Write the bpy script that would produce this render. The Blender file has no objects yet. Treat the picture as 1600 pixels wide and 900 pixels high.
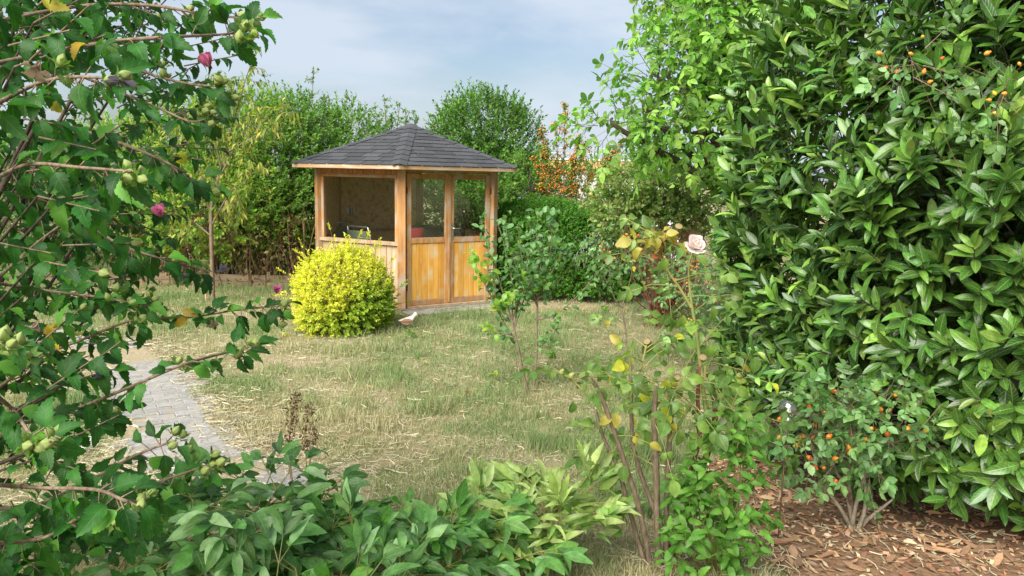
import bpy, bmesh, math, random
import numpy as np
from mathutils import Matrix, Vector
R_ = math.radians
random.seed(7)
rng = np.random.default_rng(11)
scene = bpy.context.scene
COL = scene.collection

# ------------------------------------------------------------------ camera
CAMZ, PITCH, ROLL, FPX = 1.95, math.atan(0.1526), 0.022, 1170.0
CAM_M = Matrix.Translation((0, 0, CAMZ)) @ Matrix.Rotation(math.pi/2 - PITCH, 4, 'X') @ Matrix.Rotation(ROLL, 4, 'Z')
cd = bpy.data.cameras.new('camera'); cam = bpy.data.objects.new('camera', cd); COL.objects.link(cam)
cam.matrix_world = CAM_M
cd.sensor_width = 36; cd.lens = 36*FPX/1600; cd.clip_start = 0.05; cd.clip_end = 2000
scene.camera = cam
# ------------------------------------------------------------------ sky and sun
SUN_EL, SUN_AZ = R_(42), math.atan2(-0.50, -0.80)     # the sun stands behind the camera's left shoulder
w = bpy.data.worlds.new('World'); scene.world = w; w.use_nodes = True
nt = w.node_tree; nt.nodes.clear()
def N(t, ty, **kw):
    n = t.nodes.new(ty)
    for k, v in kw.items(): setattr(n, k, v)
    return n
out = N(nt, 'ShaderNodeOutputWorld'); bg = N(nt, 'ShaderNodeBackground'); bg.inputs[1].default_value = 0.068
sky = N(nt, 'ShaderNodeTexSky', sky_type='NISHITA'); sky.sun_disc = False; sky.sun_elevation = SUN_EL; sky.sun_rotation = SUN_AZ
sky.air_density = 1.0; sky.dust_density = 2.2; sky.ozone_density = 1.2
tc = N(nt, 'ShaderNodeTexCoord'); mp = N(nt, 'ShaderNodeMapping'); mp.inputs['Scale'].default_value = (1.0, 1.0, 3.2); mp.inputs['Location'].default_value = (0.35, 0.1, 0.0)
no = N(nt, 'ShaderNodeTexNoise'); no.inputs['Scale'].default_value = 2.9; no.inputs['Detail'].default_value = 5; no.inputs['Roughness'].default_value = 0.52; no.inputs['Distortion'].default_value = 0.3
rp = N(nt, 'ShaderNodeValToRGB'); rp.color_ramp.elements[0].position = 0.38; rp.color_ramp.elements[1].position = 0.62
rp.color_ramp.elements[0].color = (0.12, 0.12, 0.12, 1); rp.color_ramp.elements[1].color = (0.85, 0.85, 0.85, 1)
mx = N(nt, 'ShaderNodeMix', data_type='RGBA'); mx.inputs[7].default_value = (4.9, 5.5, 6.3, 1)   # thin bright cloud
nt.links.new(tc.outputs['Generated'], mp.inputs[0]); nt.links.new(mp.outputs[0], no.inputs['Vector'])
nt.links.new(no.outputs['Fac'], rp.inputs[0]); nt.links.new(rp.outputs[0], mx.inputs[0])
nt.links.new(sky.outputs[0], mx.inputs[6]); nt.links.new(mx.outputs[2], bg.inputs[0]); nt.links.new(bg.outputs[0], out.inputs[0])
sl = bpy.data.lights.new('sun', 'SUN'); sl.energy = 3.8; sl.angle = R_(50); sl.color = (1.0, 0.96, 0.89)
so = bpy.data.objects.new('sun', sl); COL.objects.link(so)
sd = Vector((math.sin(SUN_AZ)*math.cos(SUN_EL), math.cos(SUN_AZ)*math.cos(SUN_EL), math.sin(SUN_EL)))
so.rotation_euler = sd.to_track_quat('Z', 'Y').to_euler(); so.location = (-6, -6, 12)
vs = scene.view_settings
vs.view_transform = 'Standard'; vs.look = 'None'; vs.gamma = 1.0; vs.use_curve_mapping = False; vs.exposure = 1.12
scene.cycles.max_bounces = 5; scene.cycles.diffuse_bounces = 3; scene.cycles.glossy_bounces = 2; scene.cycles.transparent_max_bounces = 12

# ------------------------------------------------------------------ helpers: view geometry
CR = np.array(CAM_M.to_3x3()); CP = np.array(CAM_M.translation)
def project(P):
    pc = (np.asarray(P, float) - CP) @ CR
    d = np.maximum(-pc[..., 2], 1e-4)
    return 800 + FPX*pc[..., 0]/d, 450 - FPX*pc[..., 1]/d, -pc[..., 2]
def gz(x, y):
    t = np.clip((5.0 - np.asarray(y, float))/2.8, 0, 1); t = t*t*(3-2*t)
    return 0.38*t
def ray(px, py):
    d = CR @ np.array([(px-800)/FPX, (450-py)/FPX, -1.0]); return d
def at(px, py, Y):
    d = ray(px, py); return CP + d*(Y/d[1])
def ground(px, py):
    d = ray(px, py); lo, hi = 0.3, 60.0
    for _ in range(60):
        m = (lo+hi)/2; p = CP + d*m
        if p[2] > gz(p[0], p[1]): lo = m
        else: hi = m
    return CP + d*lo
class VNoise:
    def __init__(s, seed, n=64): s.g = np.random.default_rng(seed).random((n, n)); s.n = n
    def __call__(s, x, y):
        n = s.n; x = np.asarray(x, float) % n; y = np.asarray(y, float) % n
        i = x.astype(int); j = y.astype(int); fx = x-i; fy = y-j; fx = fx*fx*(3-2*fx); fy = fy*fy*(3-2*fy)
        i1 = (i+1) % n; j1 = (j+1) % n; g = s.g; i %= n; j %= n
        return (g[i, j]*(1-fx)+g[i1, j]*fx)*(1-fy) + (g[i, j1]*(1-fx)+g[i1, j1]*fx)*fy
nz1, nz2, nz3 = VNoise(1), VNoise(2), VNoise(3)
def unit(v): return v/np.maximum(np.linalg.norm(v, axis=-1, keepdims=True), 1e-9)
def rnd(n): return unit(rng.normal(size=(n, 3)))

# ------------------------------------------------------------------ helpers: materials
def new_mat(name):
    m = bpy.data.materials.new(name); m.use_nodes = True; t = m.node_tree; t.nodes.clear()
    o = N(t, 'ShaderNodeOutputMaterial'); return m, t, o
def lk(t, a, b): t.links.new(a, b)
def leaf_mat(name, rough=0.45, trans=0.3, vein=0.25, spec=0.5, veins=9.0, back=0.35, mottle=0.25, blem=0.55):
    m, t, o = new_mat(name)
    at_ = N(t, 'ShaderNodeAttribute', attribute_name='Col')
    uv = N(t, 'ShaderNodeUVMap'); sp = N(t, 'ShaderNodeSeparateXYZ'); lk(t, uv.outputs[0], sp.inputs[0])
    ab = N(t, 'ShaderNodeMath', operation='ABSOLUTE'); lk(t, sp.outputs[0], ab.inputs[0])
    # midrib
    mr = N(t, 'ShaderNodeMapRange'); mr.inputs[1].default_value = 0.02; mr.inputs[2].default_value = 0.11; mr.inputs[3].default_value = 1; mr.inputs[4].default_value = 0; lk(t, ab.outputs[0], mr.inputs[0])
    # side veins: sin((v - |u|*.3)*k)
    ma = N(t, 'ShaderNodeMath', operation='MULTIPLY_ADD'); lk(t, ab.outputs[0], ma.inputs[0]); ma.inputs[1].default_value = -0.22; lk(t, sp.outputs[1], ma.inputs[2])
    mb = N(t, 'ShaderNodeMath', operation='MULTIPLY'); lk(t, ma.outputs[0], mb.inputs[0]); mb.inputs[1].default_value = veins*6.283
    ms = N(t, 'ShaderNodeMath', operation='SINE'); lk(t, mb.outputs[0], ms.inputs[0])
    mv = N(t, 'ShaderNodeMapRange'); mv.inputs[1].default_value = 0.72; mv.inputs[2].default_value = 1.0; mv.inputs[3].default_value = 0; mv.inputs[4].default_value = 0.45; lk(t, ms.outputs[0], mv.inputs[0])
    mm = N(t, 'ShaderNodeMath', operation='MAXIMUM'); lk(t, mr.outputs[0], mm.inputs[0]); lk(t, mv.outputs[0], mm.inputs[1])
    mf = N(t, 'ShaderNodeMath', operation='MULTIPLY'); lk(t, mm.outputs[0], mf.inputs[0]); mf.inputs[1].default_value = vein
    geo = N(t, 'ShaderNodeNewGeometry')
    nz = N(t, 'ShaderNodeTexNoise'); nz.inputs['Scale'].default_value = 35; nz.inputs['Detail'].default_value = 2; lk(t, geo.outputs['Position'], nz.inputs['Vector'])
    nr = N(t, 'ShaderNodeMapRange'); nr.inputs[1].default_value = 0.3; nr.inputs[2].default_value = 0.7; nr.inputs[3].default_value = 1-mottle; nr.inputs[4].default_value = 1+mottle; lk(t, nz.outputs[0], nr.inputs[0])
    c0 = N(t, 'ShaderNodeVectorMath', operation='SCALE'); lk(t, at_.outputs['Color'], c0.inputs[0]); lk(t, nr.outputs[0], c0.inputs['Scale'])
    c1 = N(t, 'ShaderNodeMix', data_type='RGBA'); lk(t, mf.outputs[0], c1.inputs[0]); lk(t, c0.outputs[0], c1.inputs[6]); c1.inputs[7].default_value = (0.42, 0.5, 0.2, 1)
    n2 = N(t, 'ShaderNodeTexNoise'); n2.inputs['Scale'].default_value = 75; n2.inputs['Detail'].default_value = 2; lk(t, geo.outputs['Position'], n2.inputs['Vector'])
    b2 = N(t, 'ShaderNodeMapRange'); b2.inputs[1].default_value = .69; b2.inputs[2].default_value = .74; b2.inputs[3].default_value = 0; b2.inputs[4].default_value = blem; lk(t, n2.outputs[0], b2.inputs[0])
    cb = N(t, 'ShaderNodeMix', data_type='RGBA'); lk(t, b2.outputs[0], cb.inputs[0]); lk(t, c1.outputs[2], cb.inputs[6]); cb.inputs[7].default_value = (.22, .13, .05, 1); c1 = cb
    # paler underside
    bk = N(t, 'ShaderNodeMath', operation='MULTIPLY'); lk(t, geo.outputs['Backfacing'], bk.inputs[0]); bk.inputs[1].default_value = back
    c2 = N(t, 'ShaderNodeMix', data_type='RGBA'); lk(t, bk.outputs[0], c2.inputs[0]); lk(t, c1.outputs[2], c2.inputs[6]); c2.inputs[7].default_value = (0.19, 0.30, 0.13, 1)
    pb = N(t, 'ShaderNodeBsdfPrincipled'); lk(t, c2.outputs[2], pb.inputs['Base Color']); pb.inputs['Roughness'].default_value = rough
    pb.inputs['Specular IOR Level'].default_value = spec
    bm_ = N(t, 'ShaderNodeBump'); bm_.inputs['Strength'].default_value = 0.25; bm_.inputs['Distance'].default_value = 0.002
    sm = N(t, 'ShaderNodeMath', operation='SUBTRACT'); sm.inputs[0].default_value = 1; lk(t, mm.outputs[0], sm.inputs[1]); lk(t, sm.outputs[0], bm_.inputs['Height'])
    lk(t, bm_.outputs[0], pb.inputs['Normal'])
    tr = N(t, 'ShaderNodeBsdfTranslucent'); tcol = N(t, 'ShaderNodeMix', data_type='RGBA', blend_type='MULTIPLY'); tcol.inputs[0].default_value = 1
    lk(t, c1.outputs[2], tcol.inputs[6]); tcol.inputs[7].default_value = (1.35, 2.0, 0.55, 1); lk(t, tcol.outputs[2], tr.inputs[0])
    mix = N(t, 'ShaderNodeMixShader'); mix.inputs[0].default_value = trans; lk(t, pb.outputs[0], mix.inputs[1]); lk(t, tr.outputs[0], mix.inputs[2])
    lk(t, mix.outputs[0], o.inputs[0]); return m
def noise_mat(name, ca, cb, scale=(10, 10, 10), rough=0.8, bump=0.3, detail=5, spec=0.3, objrand=0.0, coord='Object', lo=0.35, hi=0.65, metal=0.0, cc=None, cscale=3.0, clo=0.5, chi=0.7):
    m, t, o = new_mat(name)
    tc = N(t, 'ShaderNodeTexCoord'); mp = N(t, 'ShaderNodeMapping'); mp.inputs['Scale'].default_value = scale
    oi = N(t, 'ShaderNodeObjectInfo'); sc_ = N(t, 'ShaderNodeVectorMath', operation='SCALE'); cx = N(t, 'ShaderNodeCombineXYZ')
    for i in range(3): lk(t, oi.outputs['Random'], cx.inputs[i])
    lk(t, cx.outputs[0], sc_.inputs[0]); sc_.inputs['Scale'].default_value = 37.0
    ad = N(t, 'ShaderNodeVectorMath', operation='ADD'); lk(t, tc.outputs[coord], mp.inputs[0]); lk(t, mp.outputs[0], ad.inputs[0]); lk(t, sc_.outputs[0], ad.inputs[1])
    nz = N(t, 'ShaderNodeTexNoise'); nz.inputs['Scale'].default_value = 1; nz.inputs['Detail'].default_value = detail; nz.inputs['Roughness'].default_value = 0.6; lk(t, ad.outputs[0], nz.inputs['Vector'])
    r = N(t, 'ShaderNodeMapRange'); r.inputs[1].default_value = lo; r.inputs[2].default_value = hi; lk(t, nz.outputs[0], r.inputs[0])
    mx = N(t, 'ShaderNodeMix', data_type='RGBA'); mx.inputs[6].default_value = (*ca, 1); mx.inputs[7].default_value = (*cb, 1); lk(t, r.outputs[0], mx.inputs[0])
    col = mx.outputs[2]
    if cc is not None:
        n2 = N(t, 'ShaderNodeTexNoise'); n2.inputs['Scale'].default_value = cscale; n2.inputs['Detail'].default_value = 4
        a2 = N(t, 'ShaderNodeVectorMath', operation='ADD'); lk(t, tc.outputs[coord], a2.inputs[0]); lk(t, sc_.outputs[0], a2.inputs[1]); lk(t, a2.outputs[0], n2.inputs['Vector'])
        r2 = N(t, 'ShaderNodeMapRange'); r2.inputs[1].default_value = clo; r2.inputs[2].default_value = chi; lk(t, n2.outputs[0], r2.inputs[0])
        m2 = N(t, 'ShaderNodeMix', data_type='RGBA'); lk(t, r2.outputs[0], m2.inputs[0]); lk(t, col, m2.inputs[6]); m2.inputs[7].default_value = (*cc, 1); col = m2.outputs[2]
    if objrand:
        hs = N(t, 'ShaderNodeHueSaturation'); rr = N(t, 'ShaderNodeMapRange'); rr.inputs[3].default_value = 1-objrand; rr.inputs[4].default_value = 1+objrand
        lk(t, oi.outputs['Random'], rr.inputs[0]); lk(t, rr.outputs[0], hs.inputs['Value']); lk(t, col, hs.inputs['Color']); col = hs.outputs[0]
    pb = N(t, 'ShaderNodeBsdfPrincipled'); pb.inputs['Roughness'].default_value = rough; pb.inputs['Specular IOR Level'].default_value = spec; pb.inputs['Metallic'].default_value = metal
    lk(t, col, pb.inputs['Base Color'])
    if bump:
        b = N(t, 'ShaderNodeBump'); b.inputs['Strength'].default_value = bump; b.inputs['Distance'].default_value = 0.01; lk(t, nz.outputs[0], b.inputs['Height']); lk(t, b.outputs[0], pb.inputs['Normal'])
    lk(t, pb.outputs[0], o.inputs[0]); return m
def col_mat(name, rough=0.8, trans=0.0, spec=0.2, tint=(1.25, 1.65, .7, 1)):     # plain per-vertex colour with fine variation
    m, t, o = new_mat(name); a = N(t, 'ShaderNodeAttribute', attribute_name='Col')
    pb = N(t, 'ShaderNodeBsdfPrincipled'); pb.inputs['Roughness'].default_value = rough; pb.inputs['Specular IOR Level'].default_value = spec; lk(t, a.outputs['Color'], pb.inputs['Base Color'])
    if trans:
        tr = N(t, 'ShaderNodeBsdfTranslucent'); tm = N(t, 'ShaderNodeMix', data_type='RGBA', blend_type='MULTIPLY'); tm.inputs[0].default_value = 1; tm.inputs[7].default_value = tint; lk(t, a.outputs['Color'], tm.inputs[6]); lk(t, tm.outputs[2], tr.inputs[0]); mix = N(t, 'ShaderNodeMixShader'); mix.inputs[0].default_value = trans
        lk(t, pb.outputs[0], mix.inputs[1]); lk(t, tr.outputs[0], mix.inputs[2]); lk(t, mix.outputs[0], o.inputs[0])
    else: lk(t, pb.outputs[0], o.inputs[0])
    return m
M = {}
M['laurel'] = leaf_mat('laurel_leaf', 0.27, 0.08, 0.35, 0.45, 8, 0.2, 0.25)
M['hib'] = leaf_mat('hibiscus_leaf', 0.5, 0.30, 0.10, 0.22, 5, 0.12)
M['peony'] = leaf_mat('peony_leaf', 0.36, 0.30, 0.32, 0.4, 6, 0.25)
M['rose'] = leaf_mat('rose_leaf', 0.38, 0.34, 0.18, 0.4, 6, 0.2)
M['soft'] = leaf_mat('soft_leaf', 0.50, 0.38, 0.12, 0.3, 5, 0.3)
M['far'] = col_mat('far_leaf', 0.55, 0.42, 0.3)
M['grass'] = col_mat('grass_blade', 0.7, 0.25, 0.2)
M['straw'] = col_mat('straw', 0.75, 0.1, 0.2)
M['petal'] = col_mat('petal', 0.6, 0.35, 0.2, (1, 1, 1, 1))
M['berry'] = col_mat('berry', 0.3, 0.0, 0.5)
M['bark'] = noise_mat('bark', (0.13, 0.085, 0.05), (0.26, 0.20, 0.14), (60, 60, 15), 0.85, 0.6)
M['darkbark'] = noise_mat('dark_bark', (0.035, 0.025, 0.018), (0.11, 0.08, 0.055), (60, 60, 15), 0.85, 0.6)
M['redbark'] = noise_mat('red_bark', (0.10, 0.035, 0.02), (0.21, 0.09, 0.05), (60, 60, 15), 0.7, 0.4)
M['greystem'] = noise_mat('grey_stem', (0.20, 0.15, 0.10), (0.36, 0.30, 0.22), (60, 60, 20), 0.85, 0.5)
M['greenstem'] = noise_mat('green_stem', (0.16, 0.20, 0.05), (0.30, 0.27, 0.09), (20, 20, 20), 0.6, 0.1)
M['palestem'] = noise_mat('pale_stem', (0.30, 0.22, 0.08), (0.42, 0.36, 0.14), (20, 20, 20), 0.6, 0.1)

# ------------------------------------------------------------------ helpers: objects
def setp(o, label=None, cat=None, group=None, kind=None):
    if label: o['label'] = label
    if cat: o['category'] = cat
    if group: o['group'] = group
    if kind: o['kind'] = kind
    return o
def thing(name, label, cat, base, group=None, rotz=0):
    o = bpy.data.objects.new(name, None); o.empty_display_size = 0.1; COL.objects.link(o); o.location = tuple(map(float, base)); o.rotation_euler = (0, 0, rotz)
    return setp(o, label, cat, group)
def mesh_np(name, V, F, mat=None, cols=None, uv=None, smooth=False):
    """V (n,3); F list of arrays (m,k) of vertex indices"""
    me = bpy.data.meshes.new(name); V = np.asarray(V, np.float32)
    F = [np.asarray(f, np.int32) for f in F if len(f)]
    me.vertices.add(len(V)); me.vertices.foreach_set('co', V.ravel())
    idx = np.concatenate([f.ravel() for f in F]); tot = np.concatenate([np.full(len(f), f.shape[1], np.int32) for f in F])
    st = np.concatenate([[0], np.cumsum(tot)[:-1]]).astype(np.int32)
    me.loops.add(len(idx)); me.loops.foreach_set('vertex_index', idx)
    me.polygons.add(len(tot)); me.polygons.foreach_set('loop_start', st); me.polygons.foreach_set('loop_total', tot)
    if smooth: me.polygons.foreach_set('use_smooth', np.ones(len(tot), bool))
    me.update(calc_edges=True)
    if uv is not None:
        l = me.uv_layers.new(name='UVMap'); l.data.foreach_set('uv', np.asarray(uv, np.float32)[idx].ravel())
    if cols is not None:
        a = me.color_attributes.new('Col', 'FLOAT_COLOR', 'POINT'); c = np.ones((len(V), 4), np.float32); c[:, :3] = cols; a.data.foreach_set('color', c.ravel())
    if mat: me.materials.append(mat)
    return me
def link(name, me, parent=None, world=True):
    """mesh in world coordinates; under a parent it is moved so that it stays where it is"""
    o = bpy.data.objects.new(name, me); COL.objects.link(o)
    if parent is not None:
        o.parent = parent
        if world: o.matrix_parent_inverse = Matrix.Identity(4); o.location = -Vector(root_loc(parent))
    return o
def root_loc(p):
    v = Vector((0, 0, 0)); q = p
    while q is not None: v += Vector(q.location); q = q.parent
    return v
class Tubes:
    def __init__(s): s.V = []; s.F = []; s.F3 = []; s.n = 0
    def add(s, path, rad, sides=6, cap=True):
        P = np.asarray(path, float); n = len(P); rad = np.broadcast_to(np.asarray(rad, float), (n,))
        T = unit(np.gradient(P, axis=0)); ref = np.array([0.31, 0.17, 0.93]); 
        if abs(T[0] @ ref) > 0.95: ref = np.array([0.9, 0.3, 0.1])
        A = unit(np.cross(T, ref)); B = np.cross(T, A); an = np.linspace(0, 2*math.pi, sides, endpoint=False)
        ring = P[:, None] + rad[:, None, None]*(np.cos(an)[None, :, None]*A[:, None] + np.sin(an)[None, :, None]*B[:, None])
        s.V.append(ring.reshape(-1, 3)); i = np.arange(n-1)[:, None]*sides; j = np.arange(sides)[None]; k = (j+1) % sides
        s.F.append((s.n + np.stack([i+j, i+k, i+sides+k, i+sides+j], -1)).reshape(-1, 4))
        s.n += n*sides
        if cap:
            s.V.append(P[[-1]] + T[[-1]]*rad[-1]*0.5); b = s.n - sides
            s.F3.append(np.stack([b+np.arange(sides), b+(np.arange(sides)+1) % sides, np.full(sides, s.n)], -1)); s.n += 1
    def lines(s, P0, P1, r0, r1, sides=3):
        P0 = np.asarray(P0, float); P1 = np.asarray(P1, float); n = len(P0)
        if n == 0: return
        T = unit(P1-P0); A = unit(np.cross(T, np.array([0.31, 0.87, 0.37]))); B = np.cross(T, A); an = np.linspace(0, 2*math.pi, sides, endpoint=False)
        off = np.cos(an)[None, :, None]*A[:, None] + np.sin(an)[None, :, None]*B[:, None]
        r0 = np.broadcast_to(r0, (n,))[:, None, None]; r1 = np.broadcast_to(r1, (n,))[:, None, None]
        V = np.concatenate([P0[:, None]+off*r0, P1[:, None]+off*r1], 1); s.V.append(V.reshape(-1, 3))
        b = s.n + np.arange(n)[:, None]*(2*sides); j = np.arange(sides)[None]; k = (j+1) % sides
        s.F.append(np.stack([b+j, b+k, b+sides+k, b+sides+j], -1).reshape(-1, 4)); s.n += n*2*sides
    def build(s, name, mat, parent=None, kind=None):
        if not s.V: return None
        o = link(name, mesh_np(name, np.concatenate(s.V), [np.concatenate(s.F)] + ([np.concatenate(s.F3)] if s.F3 else []), mat, smooth=True), parent)
        if kind: o['kind'] = kind
        return o
def curve(pts, n=10):
    P = np.asarray(pts, float); t = np.linspace(0, len(P)-1, n); out = []
    for u in t:
        i = min(int(u), len(P)-2); f = u-i; p0 = P[max(i-1, 0)]; p1 = P[i]; p2 = P[i+1]; p3 = P[min(i+2, len(P)-1)]
        out.append(0.5*((2*p1)+(-p0+p2)*f+(2*p0-5*p1+4*p2-p3)*f*f+(-p0+3*p1-3*p2+p3)*f**3))
    return np.array(out)

# ------------------------------------------------------------------ helpers: leaves
def leaf_geo(t, wd, fold=0.35, curl=0.5, wave=0.0, shift=None, twist=0.0):
    t = np.asarray(t, float); wd = np.asarray(wd, float); sh = np.zeros_like(t) if shift is None else np.asarray(shift, float)
    V = []; U = []; F3 = []; F4 = []; idx = []
    def pos(u):
        a = curl*u; 
        if abs(curl) < 1e-3: return u, 0.0
        return math.sin(a)/curl, -(1-math.cos(a))/curl
    for i in range(len(t)):
        y, z = pos(t[i])
        if wd[i] <= 0:
            idx.append((len(V),)); V.append((0, y, z)); U.append((0, t[i]))
        else:
            ye, ze = pos(t[i]+sh[i]); row = []
            for sgn in (-1, 0, 1):
                row.append(len(V)); e = abs(sgn)
                zz = (ze if e else z) + e*wd[i]*math.tan(fold) + e*wave*math.sin(t[i]*9+sgn*1.3) + sgn*twist*t[i]*wd[i]
                V.append((sgn*wd[i], ye if e else y, zz)); U.append((sgn*1.0, t[i]))
            idx.append(tuple(row))
    for a, b in zip(idx[:-1], idx[1:]):
        if len(a) == 1 and len(b) == 3: F3 += [(a[0], b[1], b[0]), (a[0], b[2], b[1])]
        elif len(a) == 3 and len(b) == 3: F4 += [(a[0], a[1], b[1], b[0]), (a[1], a[2], b[2], b[1])]
        elif len(a) == 3 and len(b) == 1: F3 += [(a[0], a[1], b[0]), (a[1], a[2], b[0])]
    return np.array(V, float), np.array(F3, np.int32).reshape(-1, 3), np.array(F4, np.int32).reshape(-1, 4), np.array(U, float)
def prof(t, wmax, peak=0.45, p=1.0):
    t = np.asarray(t, float); a = np.where(t < peak, np.sin(np.pi/2*t/peak), np.cos(np.pi/2*(t-peak)/(1-peak)))
    w_ = wmax*np.clip(a, 0, 1)**p; w_[0] = 0; w_[-1] = 0; return w_
T7 = [0, .07, .22, .42, .62, .80, .93, 1]; T5 = [0, .15, .4, .68, .9, 1]; T3 = [0, .3, .68, 1]
SHAPES = {
 'laurel': [leaf_geo(T7, prof(T7, wm, .52, .72), f, c, .006, twist=tw) for wm, f, c, tw in ((.165, .35, .35, 0), (.145, .5, .7, .15), (.175, .25, .1, -.15), (.155, .45, 1.0, .1), (.15, .6, .5, -.2))],
 'peony': [leaf_geo(T7, prof(T7, wm, .45, .9), f, c, .02, twist=tw) for wm, f, c, tw in ((.17, .35, .7, .1), (.15, .5, 1.2, -.2), (.20, .25, .4, .2), (.16, .55, 1.6, 0), (.18, .3, -.3, .1))],
 'rose': [leaf_geo(T7, prof(T7, wm, .42, .85), f, c, .02, twist=tw) for wm, f, c, tw in ((.33, .3, .6, .1), (.29, .5, 1.1, .25), (.35, .2, .3, -.2), (.31, .4, 1.5, 0))],
 'walnut': [leaf_geo(T5, prof(T5, wm, .42, .8), f, c, .01) for wm, f, c in ((.26, .25, .5), (.23, .4, .9), (.28, .2, .2))],
 'peach': [leaf_geo(T5, prof(T5, wm, .4, .9), f, c, .01, twist=.2) for wm, f, c in ((.12, .4, .8), (.10, .6, 1.4), (.14, .3, .4))],
 'oval': [leaf_geo(T3, prof(T3, wm, .45, .7), f, c) for wm, f, c in ((.30, .3, .4), (.26, .45, .8), (.34, .2, .1))],
 'tiny': [(np.array([[0, 0, 0], [-.26, .5, .08], [0, 1, -.1], [.26, .5, .08], [0, .5, -.02]], float), np.array([[0, 4, 1], [1, 4, 2], [0, 3, 4], [4, 3, 2]], np.int32), np.zeros((0, 4), np.int32), np.array([[0, 0], [-1, .5], [0, 1], [1, .5], [0, .5]], float))],
}
th = [0, .06, .13, .20, .27, .33, .40, .46, .52, .60, .66, .74, .80, .88, .92, 1]
def hibw(k): return [0, .07, .15, .225, .235, .31*k, .235, .245, .19, .205, .16, .16, .11, .09, .055, 0]
hs = [0, -.01, .0, .03, .03, .14, .05, .07, .0, .06, .0, .05, .0, .04, .0, 0]
SHAPES['hib'] = [leaf_geo(th, hibw(k), f, c, .02, hs, tw) for k, f, c, tw in ((1, .3, .8, .15), (1.1, .45, 1.3, -.25), (.85, .5, .6, .25), (1, .2, 1.7, 0), (.9, .6, 1.0, .3))]
SHAPES['hibsmall'] = [leaf_geo(th, [w_*m for w_, m in zip(hibw(k), (1, 1, .95, .9, .85, .8, .9, .95, 1, 1, 1, 1, 1, 1, 1, 1))], f, c, .02, hs, tw) for k, f, c, tw in ((.8, .3, .8, .1), (.7, .45, 1.2, -.2), (.85, .25, .5, .2))]
class Leaves:
    """leaf placements of one kind on one plant"""
    def __init__(s, shape, mat): s.shape = SHAPES[shape]; s.mat = mat; s.P = []; s.D = []; s.Nn = []; s.S = []; s.C = []
    def add(s, P, D, Nn, S, C):
        P = np.atleast_2d(P); n = len(P)
        s.P.append(P); s.D.append(np.broadcast_to(D, (n, 3))); s.Nn.append(np.broadcast_to(Nn, (n, 3))); s.S.append(np.broadcast_to(S, (n,))); s.C.append(np.broadcast_to(C, (n, 3)))
    def arrays(s):
        P = np.concatenate(s.P); D = unit(np.concatenate(s.D)); Nn = np.concatenate(s.Nn); S = np.concatenate(s.S); C = np.concatenate(s.C)
        Nn = unit(Nn - (Nn*D).sum(1, keepdims=True)*D + 1e-6); X = np.cross(D, Nn); return P, D, Nn, X, S, C
    def build(s, parent, single='leaf', rest='foliage', n_single=0):
        if not s.P: return
        P, D, Z, X, S, C = s.arrays(); n = len(P); var = rng.integers(0, len(s.shape), n)
        pick = np.zeros(n, bool)
        if n_single:
            mid = P + D*S[:, None]*0.5; px, py, dp = project(mid)
            vis = (px > -10) & (px < 1610) & (py > -10) & (py < 910) & (dp > .2)
            cell = np.round(px/5).astype(int)*100000 + np.round(py/5).astype(int)
            order = np.lexsort((dp, cell)); first = np.ones(n, bool); first[1:] = cell[order][1:] != cell[order][:-1]; win = np.zeros(n, bool); win[order[first]] = True
            face = np.abs(((P-CP)*Z).sum(1))/np.maximum(dp, .1); score = (S/np.maximum(dp, .2))**2*(0.25+face)*np.where(win, 1, .05)*np.where(vis, 1, 0)
            top = np.argsort(-score)[:n_single]; top = top[score[top] > 0]; pick[top] = True
        # singles share meshes: shape variant x quantised colour
        if pick.any():
            pc = C[pick]; pal = pc[rng.choice(len(pc), min(len(pc), 9), replace=False)]
            cache = {}; base = np.array(root_loc(parent))
            for i in np.nonzero(pick)[0]:
                c = int(np.argmin(((pal - C[i])**2).sum(1))); k = (int(var[i]), c)
                if k not in cache:
                    V, F3, F4, U = s.shape[k[0]]; cache[k] = mesh_np(single, V, [F3, F4], s.mat, np.broadcast_to(pal[c], (len(V), 3)), U, True)
                o = bpy.data.objects.new(single, cache[k]); COL.objects.link(o); o.parent = parent
                m = np.eye(4); m[:3, 0] = X[i]*S[i]; m[:3, 1] = D[i]*S[i]; m[:3, 2] = Z[i]*S[i]; m[:3, 3] = P[i]-base
                o.matrix_basis = Matrix(m.tolist())
        keep = ~pick
        if keep.any():
            VV = []; F3s = []; F4s = []; CC = []; UU = []; off = 0
            for v, (V, F3, F4, U) in enumerate(s.shape):
                ii = np.nonzero(keep & (var == v))[0]
                if len(ii) == 0: continue
                W = P[ii][:, None] + S[ii][:, None, None]*(V[None, :, 0:1]*X[ii][:, None] + V[None, :, 1:2]*D[ii][:, None] + V[None, :, 2:3]*Z[ii][:, None])
                VV.append(W.reshape(-1, 3)); b = off + np.arange(len(ii))[:, None, None]*len(V)
                F3s.append((F3[None]+b).reshape(-1, 3)); F4s.append((F4[None]+b).reshape(-1, 4)); off += len(ii)*len(V)
                CC.append(np.repeat(C[ii], len(V), 0)); UU.append(np.tile(U, (len(ii), 1)))
            me = mesh_np(rest, np.concatenate(VV), [np.concatenate(F3s), np.concatenate(F4s)], s.mat, np.concatenate(CC), np.concatenate(UU), True)
            o = link(rest, me, parent); o['kind'] = 'stuff'
UP = np.array([0, 0, 1.0])
def pick_col(pal, n, jit=0.18):
    c = np.array([p[0] for p in pal], float); wt = np.array([p[1] for p in pal], float); wt /= wt.sum()
    r = c[rng.choice(len(c), n, p=wt)]; return np.clip(r*(1+jit*rng.normal(size=(n, 1)))*(1+jit*.3*rng.normal(size=(n, 3))), .003, .9)
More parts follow.
